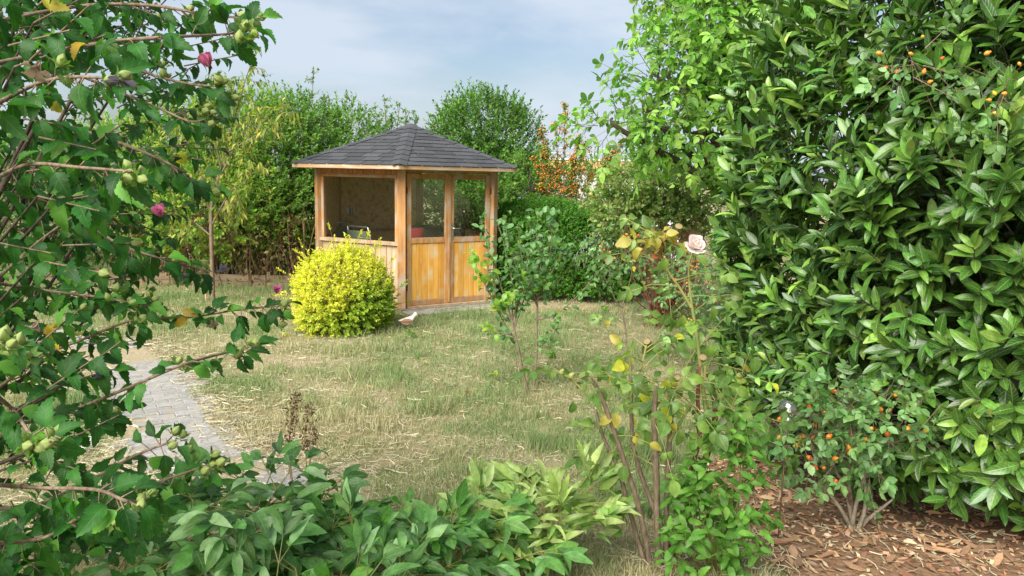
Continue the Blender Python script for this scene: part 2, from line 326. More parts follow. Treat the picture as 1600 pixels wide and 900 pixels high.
def shoot_leaves(P, D, L, k, size, alpha=0.9, droop=0.2, t0=0.15, jitter=0.25, taper=0.3, upn=1.0, outn=0.4):
    """k leaves spiralled along each shoot -> positions, directions, normals, sizes"""
    n = len(P); D = unit(D); A = unit(np.cross(D, np.array([0.3, 0.5, 0.81]))); B = np.cross(D, A)
    t = t0 + (1-t0)*(np.arange(k)[None]+rng.random((n, k))*.6)/k; t = np.minimum(t, 1)
    ph = rng.random((n, 1))*6.28 + np.arange(k)[None]*2.4 + rng.normal(size=(n, k))*.3
    al = alpha*(1-.45*t)*(1+.2*rng.normal(size=(n, k)))
    pos = P[:, None] + D[:, None]*(L[:, None]*t)[..., None]
    rad = np.cos(ph)[..., None]*A[:, None] + np.sin(ph)[..., None]*B[:, None]
    d = D[:, None]*np.cos(al)[..., None] + rad*np.sin(al)[..., None]; d = d + jitter*rng.normal(size=d.shape)*.5; d[..., 2] -= droop; d = unit(d)
    nn = UP*upn + D[:, None]*outn + rng.normal(size=d.shape)*.3
    sz = size*(1-taper*np.abs(t-.5))*(0.75+.5*rng.random((n, k)))
    return pos.reshape(-1, 3), d.reshape(-1, 3), nn.reshape(-1, 3), sz.reshape(-1)
def compound(P, D, Nn, S, pairs=3, lsize=0.42, ang=1.0, droop=0.25):
    """pinnate leaf: leaflets along a rachis of length S"""
    D = unit(D); Nn = unit(Nn-(Nn*D).sum(1, keepdims=True)*D); X = np.cross(D, Nn); op = []; od = []; on = []; os_ = []; r0 = []; r1 = []
    for j in range(pairs):
        t = .3 + .6*j/max(pairs-1, 1); pos = P + D*(S*t)[:, None]; pos[:, 2] -= droop*S*t*t
        for sg in (-1, 1):
            d = D*math.cos(ang) + sg*X*math.sin(ang) - UP*droop + rng.normal(size=D.shape)*.12
            op.append(pos); od.append(d); on.append(Nn+rng.normal(size=D.shape)*.25); os_.append(S*lsize*(.75+.15*j)*(.85+.3*rng.random(len(P))))
    pos = P + D*S[:, None]; pos[:, 2] -= droop*S
    op.append(pos); od.append(D-UP*droop*1.6+rng.normal(size=D.shape)*.1); on.append(Nn+rng.normal(size=D.shape)*.2); os_.append(S*lsize*1.15)
    return np.concatenate(op), np.concatenate(od), np.concatenate(on), np.concatenate(os_), pos
def in_ell(ells, n, shell=4.0):
    c = np.array([e[0] for e in ells], float); r = np.array([e[1] for e in ells], float); wt = (r[:, 0]*r[:, 1]*r[:, 2])**.67; wt /= wt.sum()
    out_p = np.zeros((0, 3)); out_n = np.zeros((0, 3))
    while len(out_p) < n:
        i = rng.choice(len(c), n, p=wt); u = rnd(n); q = rng.random(n)**(1/shell); p = c[i]+u*r[i]*q[:, None]; nn = unit(u/r[i])
        back = (nn*unit(CP-p)).sum(1); keep = (back > -.35) | (rng.random(n) < .35)
        deep = np.zeros(n)          # drop points deep inside another lobe
        for j in range(len(c)): d = np.linalg.norm((p-c[j])/r[j], axis=1); deep = np.maximum(deep, np.where(np.arange(n) >= 0, 1-d, 0))
        keep &= (deep < .55) | (rng.random(n) < .3)
        keep &= p[:, 2] > gz(p[:, 0], p[:, 1])+.03
        out_p = np.concatenate([out_p, p[keep]]); out_n = np.concatenate([out_n, nn[keep]])
    return out_p[:n], out_n[:n]
def limbs_to(tb, base, ells, tips, r0, sides=6):
    base = np.asarray(base, float); cm = np.mean([e[0] for e in ells], axis=0); fork = base*.55+np.array([*cm[:2], cm[2]])*.45
    for c, r in ells:
        c = np.asarray(c, float); mid = (fork+c)/2 + rng.normal(size=3)*.06
        tb.add(curve([fork, mid, c, c+np.array([rng.normal()*.1, rng.normal()*.1, r[2]*.6])], 9), np.linspace(r0*.6, r0*.12, 9), sides)
    C = np.array([e[0] for e in ells])
    for t_ in tips:
        j = np.argmin(((C-t_)**2).sum(1)); a = C[j]; m = (a+t_)/2 - UP*.05+rng.normal(size=3)*.04
        tb.add(curve([a, m, t_], 6), np.linspace(r0*.22, r0*.06, 6), 4)
    return fork
def bush(name, label, cat, base, ells, nshoot, L, k, shape, mat, size, pal, up=.5, alpha=.9, droop=.1, shell=4, trunk=.04, ntip=30, stemmat='bark', n_single=0, palfn=None, group=None, ptop=None, pairs=0, twig=.003, rest='crown', rand=.5, upn=.8, outn=1.0):
    root = thing(name, label, cat, base, group)
    P, nn = in_ell(ells, nshoot, shell); D = unit(nn+UP*up+rnd(nshoot)*rand); Ls = L*(.6+.8*rng.random(nshoot))
    lp, ld, ln, ls = shoot_leaves(P, D, Ls, k, size, alpha, droop, upn=upn, outn=outn); ln = ln + np.repeat(nn, k, 0)*.6
    col = pick_col(pal, len(lp)) if palfn is None else palfn(lp)
    lv = Leaves(shape, M[mat])
    if pairs:
        q = compound(lp, ld, ln, ls, pairs); reps = 2*pairs+1; lv.add(q[0], q[1], q[2], q[3], np.tile(col, (reps, 1)))
    else: lv.add(lp, ld, ln, ls, col)
    tr = Tubes(); fork = limbs_to(tr, base, ells, P[rng.choice(nshoot, min(ntip, nshoot), replace=False)], trunk)
    tk = Tubes(); b = np.asarray(base, float); tk.add(curve([b-UP*.05, b*.6+fork*.4+rng.normal(size=3)*.03, fork], 8), np.linspace(trunk*1.1, trunk*.65, 8), 8)
    tk.build('trunk', M[stemmat], root)
    tr.lines(P, P+D*Ls[:, None], twig, twig*.5); 
    if pairs: tr.lines(lp, q[4], twig*.5, twig*.3)
    br = tr.build('branches', M[stemmat], root, 'stuff')
    lv.build(root, 'leaf', rest, n_single)
    return root

def box_me(name, x0, x1, y0, y1, z0, z1, mat, bev=0.0):
    bm = bmesh.new(); bmesh.ops.create_cube(bm, size=1); bmesh.ops.scale(bm, vec=(x1-x0, y1-y0, z1-z0), verts=bm.verts); bmesh.ops.translate(bm, vec=((x0+x1)/2, (y0+y1)/2, (z0+z1)/2), verts=bm.verts)
    if bev: bmesh.ops.bevel(bm, geom=bm.edges[:], offset=bev, segments=1, affect='EDGES')
    me = bpy.data.meshes.new(name); bm.to_mesh(me); bm.free(); me.materials.append(mat); return me
def lathe_me(name, prof_, mat, seg=10, cols=None):
    V = []; n = len(prof_)
    for r, z in prof_:
        for j in range(seg): a = 2*math.pi*j/seg; V.append((r*math.cos(a), r*math.sin(a), z))
    F = [(i*seg+j, i*seg+(j+1) % seg, (i+1)*seg+(j+1) % seg, (i+1)*seg+j) for i in range(n-1) for j in range(seg)]
    return mesh_np(name, V, [np.array(F)], mat, cols=None if cols is None else np.broadcast_to(cols, (len(V), 3)), smooth=True)
def orient(p, d, s, base=(0, 0, 0)):
    q = Vector(d).to_track_quat('Z', 'Y'); return Matrix.Translation(Vector(p)-Vector(base)) @ q.to_matrix().to_4x4() @ Matrix.Diagonal((*([s]*3 if np.isscalar(s) else s), 1))
# ================================================================== the setting
def ground_mat():
    m, t, o = new_mat('ground_earth'); geo = N(t, 'ShaderNodeNewGeometry')
    def nz(s, d=5, r=.6):
        n = N(t, 'ShaderNodeTexNoise'); n.inputs['Scale'].default_value = s; n.inputs['Detail'].default_value = d; n.inputs['Roughness'].default_value = r; lk(t, geo.outputs['Position'], n.inputs['Vector']); return n.outputs[0]
    def mr(x, a, b, c=0, d=1):
        n = N(t, 'ShaderNodeMapRange'); n.inputs[1].default_value = a; n.inputs[2].default_value = b; n.inputs[3].default_value = c; n.inputs[4].default_value = d; lk(t, x, n.inputs[0]); return n.outputs[0]
    def mix(f, a, b):
        n = N(t, 'ShaderNodeMix', data_type='RGBA'); lk(t, f, n.inputs[0])
        for i, c in ((6, a), (7, b)):
            if isinstance(c, tuple): n.inputs[i].default_value = (*c, 1)
            else: lk(t, c, n.inputs[i])
        return n.outputs[2]
    fine = mix(mr(nz(90, 6, .7), .35, .65), (0.23, 0.18, 0.105), (0.45, 0.38, 0.24))
    green = mix(mr(nz(120, 5, .7), .35, .65), (0.11, 0.12, 0.045), (0.26, 0.25, 0.11))
    c = mix(mr(nz(1.1, 4), .42, .58), fine, green)
    c = mix(mr(nz(5.0, 3), .62, .75), c, (0.15, 0.105, 0.06))
    pb = N(t, 'ShaderNodeBsdfPrincipled'); pb.inputs['Roughness'].default_value = .95; pb.inputs['Specular IOR Level'].default_value = .1; lk(t, c, pb.inputs['Base Color'])
    b = N(t, 'ShaderNodeBump'); b.inputs['Strength'].default_value = .6; b.inputs['Distance'].default_value = .02; lk(t, nz(70, 6, .75), b.inputs['Height']); lk(t, b.outputs[0], pb.inputs['Normal']); lk(t, pb.outputs[0], o.inputs[0]); return m
xs = np.concatenate([[-600, -200, -60, -20], np.linspace(-9, 9, 61), [20, 60, 200, 600]]); ys = np.concatenate([[-60, -10, -2], np.linspace(0, 16, 65), [25, 60, 200, 900]])
GX, GY = np.meshgrid(xs, ys, indexing='ij')
def relief(x, y): return 0.03*(nz1(x*1.3, y*1.3)-.5) + .015*(nz2(x*3.1, y*3.1)-.5)
GZ = gz(GX, GY) + relief(GX, GY)*((np.abs(GX) < 9) & (GY > 0) & (GY < 16)); nx, ny = len(xs), len(ys)
gi = np.arange(nx*ny).reshape(nx, ny)
setp(link('ground', mesh_np('ground', np.stack([GX, GY, GZ], -1).reshape(-1, 3), [np.stack([gi[:-1, :-1], gi[1:, :-1], gi[1:, 1:], gi[:-1, 1:]], -1).reshape(-1, 4)], ground_mat(), smooth=True)),
     'dry sandy earth under the patchy lawn and beds', 'ground', kind='structure')
def gh(x, y): return gz(x, y) + relief(np.asarray(x, float), np.asarray(y, float))
# ---- paved path: grey pavers in running bond, partly buried in straw
PATH = [np.array(p) for p in ((-5.4, 8.3), (-4.35, 7.8), (-3.6, 7.0), (-2.95, 6.0), (-2.45, 5.2), (-1.95, 4.6), (-1.15, 4.05))]
PC = curve([np.array([*p, 0]) for p in PATH], 60)[:, :2]; PT = unit(np.gradient(PC, axis=0)); 
def path_d(x, y):
    d = np.sqrt((np.asarray(x)[..., None]-PC[:, 0])**2 + (np.asarray(y)[..., None]-PC[:, 1])**2); return d.min(-1)
def mulch_f(x, y):      # > 0 inside the bark bed along the laurel
    x = np.asarray(x, float); y = np.asarray(y, float); return np.minimum(x - (1.05 + .10*np.sin(y*2.3) + .07*np.sin(y*5.1) + np.clip(y-3.6, 0, 9)*.30), 6.6-y)
M['sand'] = noise_mat('path_sand', (.22, .175, .105), (.42, .355, .22), (60, 60, 60), .95, .4)
sp_v = []; hw = .45
L_ = PC + np.stack([-PT[:, 1], PT[:, 0]], -1)*hw; Rr = PC - np.stack([-PT[:, 1], PT[:, 0]], -1)*hw
for a in (L_, PC, Rr): sp_v.append(np.stack([a[:, 0], a[:, 1], gh(a[:, 0], a[:, 1])+.006], -1))
n_ = len(PC); ii = np.arange(n_-1)
path = setp(link('path', mesh_np('path', np.concatenate(sp_v), [np.concatenate([np.stack([ii+n_, ii+n_+1, ii+1, ii], -1), np.stack([ii+2*n_, ii+2*n_+1, ii+n_+1, ii+n_], -1)])], M['sand'], smooth=True)), 'curving garden path of grey pavers strewn with straw', 'path', kind='structure')
M['paver'] = noise_mat('paver', (.24, .232, .22), (.33, .318, .295), (25, 25, 25), .85, .3, objrand=.10, cc=(.32, .27, .18), cscale=9, clo=.5, chi=.75)
pv_me = [box_me('paver', -.1005, .1005, -.0505, .0505, -.04, .012, M['paver'], .004) for _ in range(2)]
cand = []
arc = np.concatenate([[0], np.cumsum(np.linalg.norm(np.diff(PC, axis=0), axis=1))])
for r in range(int(arc[-1]/.103)):
    s_ = r*.103; cx = np.interp(s_, arc, PC[:, 0]); cy = np.interp(s_, arc, PC[:, 1]); tx = np.interp(s_, arc, PT[:, 0]); ty = np.interp(s_, arc, PT[:, 1])
    for c in range(-3, 4):
        v = (c + (.5 if r % 2 else 0))*.203
        if abs(v) > (.52 if cy > 6 else .36): continue
        x, y = cx-ty*v, cy+tx*v
        if nz2(x*1.7+3, y*1.7) < .30 + .25*(abs(v) > .35) : continue
        cand.append((x, y, math.atan2(tx, -ty)))
cand.sort(key=lambda c: c[1])
for x, y, a in cand[:300]:
    o = link('paver', pv_me[0], path, False); o.location = (x, y, float(gh(x, y))+.004+random.uniform(-.002, .002)); o.rotation_euler = (random.uniform(-.012, .012), random.uniform(-.012, .012), a+random.uniform(-.008, .008))
# ---- lawn: short patchy grass, and loose straw lying over lawn and path
def scatter(n, y0, y1, ypow=1.0):
    y = y0*(y1/y0)**(rng.random(n)**ypow); x = (rng.random(n)*2-1)*(y*.72+.4); return x, y
def build_grass():
    n = 460000; x, y = scatter(n, 2.6, 15.5); pd = path_d(x, y); mf = mulch_f(x, y)
    pat = nz1(x*.9+7, y*.9)*.55 + nz2(x*2.7, y*2.7+4)*.3 + nz3(x*7, y*7)*.15
    pat = pat + .16*np.exp(-((x-.1)**2/1.6+(y-8.2)**2/4)) - .16*np.exp(-((x+2.2)**2/2+(y-5.2)**2/1.2)) - .10*np.exp(-((x-.6)**2/.5+(y-5.9)**2/.5)) - .12*(x > 1.0)*(y > 7) - .35*(y < 3.7)
    keep = (pd > .38 + .3*(nz3(x*4, y*4)-.5)) & (mf < .05*rng.normal(size=n)) & (rng.random(n) < np.clip(.35 + pat - .55*(nz2(x*1.9+11, y*1.9) > .80), 0, 1))
    ex, ey = x+1.61, y-11.85; keep &= (np.hypot(ex, ey) > 1.5)
    x, y, pat = x[keep], y[keep], pat[keep]; n = len(x); z = gh(x, y)
    g = np.clip((pat-.38)/.22 + rng.normal(size=n)*.65, 0, 1)[:, None]
    green = np.array([.165, .235, .09])*(1+.35*rng.random((n, 1))); dry = np.array([.44, .385, .23])*(.7+.6*rng.random((n, 1)))
    c = green*g + dry*(1-g); h = (.022+.035*rng.random(n))*(.7+.6*g[:, 0])*(1 + 1.0*(nz2(x*2, y*2+9) > .72))*(1+1.1*(nz3(x*5.3+1, y*5.3) > .74))*(.6+.8*nz1(x*3.3, y*3.3+5)); wd = (.0016+.0014*rng.random(n))*(.6+.09*y)
    an = rng.random(n)*6.28; ln = rng.random(n)*.9+.15; la = rng.random(n)*6.28
    P = np.stack([x, y, z-.004], -1); S = np.stack([np.cos(an), np.sin(an), np.zeros(n)], -1)*wd[:, None]
    lean = np.stack([np.cos(la)*np.sin(ln), np.sin(la)*np.sin(ln), np.cos(ln)], -1); up1 = unit(lean+UP*.8)
    m1 = P + up1*(h*.55)[:, None]; tip = m1 + unit(lean-UP*.15*ln[:, None])*(h*.6)[:, None]
    V = np.stack([P-S, P+S, m1-S*.75, m1+S*.75, tip], 1).reshape(-1, 3); b = np.arange(n)[:, None]*5
    o = link('lawn_grass', mesh_np('lawn_grass', V, [b+np.array([[2, 3, 4]]), b+np.array([[0, 1, 3, 2]])], M['grass'], np.repeat(c, 5, 0)))
    setp(o, 'short patchy summer grass, half green and half dried out', 'grass', kind='stuff')
build_grass()
def build_straw():
    n = 44000; x, y = scatter(n, 2.9, 13.5); m_ = 9000; qi = rng.integers(0, len(PC), m_); qo = (.26+.22*np.abs(rng.normal(size=m_)))*np.sign(rng.normal(size=m_)); x = np.concatenate([x, PC[qi, 0]-PT[qi, 1]*qo]); y = np.concatenate([y, PC[qi, 1]+PT[qi, 0]*qo]); n += m_; pat = nz1(x*.9+7, y*.9)*.6+nz2(x*2.7, y*2.7+4)*.4; pd = path_d(x, y)
    keep = (rng.random(n) < np.clip(1.15-1.3*pat, .12, 1)*np.where(pd < .30, .35, 1)) & ((mulch_f(x, y) < .15) | (rng.random(n) < .2)) & (np.hypot(x+1.61, y-11.85) > 1.55)
    x, y = x[keep], y[keep]; n = len(x); z = gh(x, y)+.006+.022*rng.random(n)**2 + np.where(pd[keep] < .5, .014, .012)
    a = rng.random(n)*6.28; l = .03+.08*rng.random(n); wd = (.0011+.001*rng.random(n))*(.6+.09*y); d = np.stack([np.cos(a), np.sin(a), rng.normal(size=n)*.12], -1); s = np.stack([-np.sin(a), np.cos(a), rng.normal(size=n)*.5], -1)*wd[:, None]
    P = np.stack([x, y, z], -1); bow = np.stack([-np.sin(a), np.cos(a), np.full(n, .3)], -1)*(rng.normal(size=n)*.12*l)[:, None]; A = P-d*l[:, None]/2; B = P+d*l[:, None]/2; m_ = P+bow
    V = np.stack([A-s, A+s, m_-s, m_+s, B-s, B+s], 1).reshape(-1, 3); b = np.arange(n)[:, None]*6
    c = np.array([.54, .485, .32])*(.6+.6*rng.random((n, 1)))*np.where(rng.random((n, 1)) < .12, np.array([[.75, .55, .45]]), 1)
    o = link('loose_straw', mesh_np('loose_straw', V, [np.concatenate([b+np.array([[0, 1, 3, 2]]), b+np.array([[2, 3, 5, 4]])])], M['straw'], np.repeat(c, 6, 0)))
    setp(o, 'loose dry mown straw lying over the lawn and path', 'straw', kind='stuff')
build_straw()
# ---- bark mulch under the laurel
M['mulchsoil'] = noise_mat('mulch_soil', (.12, .065, .035), (.30, .18, .10), (35, 35, 35), .95, .6, coord='Object')
M['chip'] = noise_mat('bark_chip', (.20, .095, .045), (.42, .27, .16), (9, 60, 60), .85, .4, objrand=.35)
mx_, my_ = np.meshgrid(np.linspace(.9, 6.2, 60), np.linspace(1.4, 7.0, 60), indexing='ij'); mf = mulch_f(mx_, my_); mi = np.arange(3600).reshape(60, 60)
qd = np.stack([mi[:-1, :-1], mi[1:, :-1], mi[1:, 1:], mi[:-1, 1:]], -1).reshape(-1, 4); qd = qd[(mf.ravel()[qd] > 0).all(1)]
bed = setp(link('mulch_bed', mesh_np('mulch_bed', np.stack([mx_, my_, gh(mx_, my_)+.010], -1).reshape(-1, 3), [qd], M['mulchsoil'], smooth=True)), 'reddish bark mulch bed beneath the laurel hedge', 'mulch', kind='structure')
def chip_me(seed):
    r = np.random.default_rng(seed); k = 6; an = np.linspace(0, 6.28, k, endpoint=False)+r.normal(size=k)*.15; rr = .8+.35*r.random(k)
    top = np.stack([np.cos(an)*rr, np.sin(an)*rr*.42, .10+.06*r.normal(size=k)+.12*np.cos(an)**2], -1); bot = top-np.array([0, 0, .12]); V = np.concatenate([top, bot]); i = np.arange(k)
    me = bpy.data.meshes.new('bark_chip'); me.from_pydata(V.tolist(), [], [list(range(k)), list(range(2*k-1, k-1, -1))]+[[int(a), int((a+1) % k), int((a+1) % k)+k, int(a)+k][::-1] for a in i]); me.materials.append(M['chip']); return me
chips = [chip_me(i) for i in range(6)]
n = 0
while n < 290:
    px, py = random.uniform(1160, 1600), random.uniform(720, 900); p = ground(px, py)
    if mulch_f(p[0], p[1]) < .02: continue
    o = link('bark_chip', chips[n % 6], bed, False); s_ = random.choice([random.uniform(.008, .02), random.uniform(.015, .034), random.uniform(.03, .05)]); o.location = (p[0], p[1], float(gh(p[0], p[1]))+.012+random.uniform(0, .02)); o.rotation_euler = (random.gauss(0, .3), random.gauss(0, .3), random.uniform(0, 6.28)); o.scale = (s_*random.uniform(1, 1.7), s_, s_); n += 1
def small_chips():
    n = 9000; y = 1.8+4.6*rng.random(n); x = 1.0+3.2*rng.random(n); k = mulch_f(x, y) > -.06*rng.random(n); x, y = x[k], y[k]; n = len(x)
    a = rng.random(n)*6.28; l = .006+.018*rng.random(n); w_ = l*(.25+.4*rng.random(n)); d = np.stack([np.cos(a), np.sin(a), rng.normal(size=n)*.25], -1)*l[:, None]; s = np.stack([-np.sin(a), np.cos(a), rng.normal(size=n)*.35], -1)*w_[:, None]
    P = np.stack([x, y, gh(x, y)+.016+.01*rng.random(n)], -1); V = np.stack([P-d-s*.6, P-d*.2+s, P+d+s*.5, P+d*.4-s], 1).reshape(-1, 3)
    c = pick_col([((.30, .15, .08), 4), ((.42, .25, .14), 3), ((.18, .09, .05), 1), ((.50, .40, .25), 4)], n, .25)
    o = link('bark_fines', mesh_np('bark_fines', V, [np.arange(n)[:, None]*4+np.array([[0, 1, 2, 3]])], M['straw'], np.repeat(c, 4, 0)), bed); o['kind'] = 'stuff'
small_chips()
dl = Leaves('peach', M['straw']); k = 260; y = 2.4+2.6*rng.random(k); x = 1.1+2.2*rng.random(k); q = mulch_f(x, y) > -.15; x, y = x[q], y[q]; k = len(x)
dl.add(np.stack([x, y, gh(x, y)+.03], -1), rnd(k)*np.array([1, 1, .25]), UP+rnd(k)*.7, .05+.05*rng.random(k), pick_col([((.36, .20, .10), 3), ((.46, .32, .19), 3), ((.22, .11, .06), 2)], k)); dl.build(bed, rest='dry_leaf_litter')

# ================================================================== the pavilion
M['honey'] = noise_mat('honey_board', (.60, .27, .04), (.74, .42, .10), (14, 14, 2.0), .5, .12, objrand=.16, cc=(.62, .48, .28), cscale=4.0, clo=.48, chi=.72)
M['frame'] = noise_mat('brown_frame', (.32, .15, .05), (.52, .28, .11), (18, 18, 2.5), .6, .2, objrand=.12, cc=(.42, .35, .27), cscale=4.5, clo=.46, chi=.72)
M['pale'] = noise_mat('weathered_board', (.34, .22, .12), (.52, .40, .27), (16, 16, 2), .75, .25, objrand=.14, cc=(.40, .22, .09), cscale=2.5, clo=.5, chi=.8)
M['reddish'] = noise_mat('frieze_board', (.32, .12, .04), (.46, .20, .07), (14, 14, 2), .6, .15, objrand=.12)
M['fascia'] = noise_mat('fascia_board', (.34, .23, .15), (.58, .46, .33), (3, 3, 30), .75, .25, objrand=.1, cc=(.44, .25, .11), cscale=2.2, clo=.45, chi=.7)
M['osb'] = noise_mat('strand_board', (.64, .40, .17), (.80, .58, .30), (22, 22, 30), .7, .15, detail=6, objrand=.05, cc=(.46, .27, .11), cscale=14, clo=.5, chi=.7)
M['shingle'] = noise_mat('roof_shingle', (.036, .038, .042), (.088, .091, .097), (160, 160, 160), .9, .35, detail=3, spec=.25, objrand=.22)
M['deck'] = noise_mat('roof_deck', (.44, .29, .15), (.58, .42, .25), (10, 10, 10), .8, .1)
M['concrete'] = noise_mat('concrete', (.23, .21, .18), (.36, .33, .29), (12, 12, 12), .9, .3, cc=(.2, .17, .12), cscale=5)
M['steel'] = noise_mat('handle_steel', (.55, .54, .52), (.68, .67, .65), (30, 30, 30), .3, 0, metal=1.0)
def glass_mat(name, refl, tint):
    m, t, o = new_mat(name); tr = N(t, 'ShaderNodeBsdfTransparent'); tr.inputs[0].default_value = (*tint, 1); g = N(t, 'ShaderNodeBsdfGlossy'); g.inputs['Roughness'].default_value = .02; g.inputs[0].default_value = (.9, .95, .92, 1)
    fr = N(t, 'ShaderNodeLayerWeight'); fr.inputs[0].default_value = .5; pw = N(t, 'ShaderNodeMath', operation='POWER'); lk(t, fr.outputs['Facing'], pw.inputs[0]); pw.inputs[1].default_value = 4.0; ad = N(t, 'ShaderNodeMath', operation='MULTIPLY_ADD'); lk(t, pw.outputs[0], ad.inputs[0]); ad.inputs[1].default_value = .45*refl; ad.inputs[2].default_value = .045*refl
    mx = N(t, 'ShaderNodeMixShader'); lk(t, ad.outputs[0], mx.inputs[0]); lk(t, tr.outputs[0], mx.inputs[1]); lk(t, g.outputs[0], mx.inputs[2]); lk(t, mx.outputs[0], o.inputs[0]); return m
M['glass'] = glass_mat('door_glass', 1.3, (.92, .95, .93)); M['glass2'] = glass_mat('window_glass', .25, (.97, .98, .97))
PCX, PCY, PR, RE, ROT = -1.615, 11.80, 1.46, 1.83, R_(-90+3)
pav = thing('garden_pavilion', 'six-sided wooden garden pavilion with glazed double doors and dark shingle roof', 'pavilion', (PCX, PCY, 0))
def vtx(k, r): a = ROT+R_(60)*k; return np.array([r*math.cos(a), r*math.sin(a)])
def face_m(k):
    a, b = vtx(k, PR), vtx(k+1, PR); u = unit(b-a); n = np.array([u[1], -u[0]])
    m = Matrix(((u[0], n[0], 0, a[0]), (u[1], n[1], 0, a[1]), (0, 0, 1, 0), (0, 0, 0, 1))); return m
FL = PR
def fb(name, k, u0, u1, z0, z1, n0, n1, mat, parent=None, bev=.004):
    o = bpy.data.objects.new(name, box_me(name, u0, u1, n0, n1, z0, z1, mat, bev)); COL.objects.link(o); o.parent = parent or pav
    o.matrix_basis = face_m(k) if parent is None or parent is pav else Matrix.Identity(4); return o
# floor slab and sill beams
def poly_prism(name, pts, z0, z1, mat, parent):
    n = len(pts); me = bpy.data.meshes.new(name); me.from_pydata([(*p, z0) for p in pts]+[(*p, z1) for p in pts], [], [list(range(n))[::-1], list(range(n, 2*n))]+[[i, (i+1) % n, n+(i+1) % n, n+i] for i in range(n)]); me.materials.append(mat)
    o = bpy.data.objects.new(name, me); COL.objects.link(o); o.parent = parent; return o
poly_prism('floor_slab', [vtx(k, PR+.10) for k in range(6)], -.05, .045, M['concrete'], pav)
for k in range(6):
    p = vtx(k, PR+.005); a = ROT+R_(60)*k     # a corner post
    o = bpy.data.objects.new('post', box_me('post', -.05, .05, -.058, .058, .047, 1.99, M['frame'], .006)); COL.objects.link(o); o.parent = pav; o.location = (p[0], p[1], 0); o.rotation_euler = (0, 0, a)
    fb('top_beam', k, .06, FL-.06, 1.93, 2.0, -.05, .012, M['frame'])
# doors on face 0
def door(u0, u1, hand):
    z0, z1 = .075, 1.925; st = .068; d = thing('door', None, None, (0, 0, 0)); d.parent = pav; d.matrix_basis = face_m(0)
    d['label'] = 'door leaf with honey coloured boards and lever handle' if hand else 'door leaf nearest the front post with honey boards'
    fb('stile', 0, u0, u0+st, z0, z1, -.015, .03, M['frame'], d); fb('stile', 0, u1-st, u1, z0, z1, -.015, .03, M['frame'], d)
    fb('rail', 0, u0+st, u1-st, z0, z0+.075, -.014, .026, M['frame'], d); fb('rail', 0, u0+st, u1-st, .955, 1.02, -.014, .026, M['frame'], d); fb('rail', 0, u0+st, u1-st, z1-.075, z1, -.014, .026, M['frame'], d)
    nb = 6; wb = (u1-u0-2*st)/nb
    for i in range(nb): fb('board', 0, u0+st+i*wb+.0015, u0+st+(i+1)*wb-.0015, z0+.075, .955, -.008, .012+.002*(i % 2), M['honey'], d, .004)
    fb('bead', 0, u0+st, u1-st, 1.02, 1.034, -.012, .022, M['frame'], d, .003)
    fb('pane', 0, u0+st, u1-st, 1.034, z1-.075, .002, .006, M['glass'], d, 0)
    for z in (.3, 1.65):
        fb('hinge', 0, (u1-.006 if hand else u0-.012), (u1+.012 if hand else u0+.006), z, z+.09, .028, .044, M['darkmetal'], d, .003)
    if hand:
        fb('lock_plate', 0, u0+.018, u0+.05, 1.00, 1.24, .03, .036, M['steel'], d, .002)
        t = Tubes(); t.add([(u0+.034, .034, 1.16), (u0+.034, .072, 1.16), (u0+.05, .08, 1.16), (u0+.15, .078, 1.158)], .009, 8); o = t.build('lever_handle', M['steel'], None); o.parent = d
M['darkmetal'] = noise_mat('dark_metal', (.09, .05, .03), (.16, .09, .05), (40, 40, 40), .55, .1, metal=.6)
door(.062, FL/2-.003, False); door(FL/2+.003, FL-.062, True)
fb('cover_strip', 0, FL/2-.022, FL/2+.016, .085, 1.92, .031, .042, M['frame'])
fb('threshold', 0, .06, FL-.06, .046, .072, -.05, .05, M['pale'])
fb('doorstep', 0, -.05, FL+.05, -.03, .035, .11, .42, M['concrete'], None, .012)
# glazed or boarded faces
def wall_face(k, kind):
    outm = M['pale'] if k == 5 else M['honey']
    fb('sole_plate', k, .05, FL-.05, .046, .10, -.04, .03, M['frame'])
    nb = 14; wb = (FL-.12)/nb
    for i in range(nb): fb('board', k, .06+i*wb+.0015, .06+(i+1)*wb-.0015, .10, .925, -.004, .013+.002*(i % 2), outm)
    if k in (5,): 
        for i in range(nb): fb('frieze_board', k, .06+i*wb+.0015, .06+(i+1)*wb-.0015, 1.90, 2.035, .013, .025+.002*(i % 2), M['reddish'])
    if kind == 'open':
        fb('window_sill', k, .03, FL-.03, .925, .975, -.045, .055, M['pale'])
        fr = fb('window_frame', k, .06, FL-.06, 1.855, 1.90, -.02, .032, M['frame']); 
        fb('jamb', k, .052, .10, .975, 1.855, -.02, .03, M['frame']); fb('jamb', k, FL-.10, FL-.052, .975, 1.855, -.02, .03, M['frame'])
        fb('pane', k, .10, FL-.10, .975, 1.855, .0, .004, M['glass2'], None, 0)
    else:
        fb('middle_rail', k, .05, FL-.05, .925, .975, -.04, .03, M['frame'])
        fb('wall_panel', k, .05, FL-.05, .975, 1.93, -.006, .012, M['osb'])
    fb('inner_panel', k, .05, FL-.05, .10, .925, -.03, -.012, M['osb'])
    if kind != 'open': fb('inner_panel', k, .05, FL-.05, .975, 1.93, -.028, -.012, M['osb'])
wall_face(5, 'open'); wall_face(1, 'open'); wall_face(2, 'open'); wall_face(3, 'closed'); wall_face(4, 'closed')
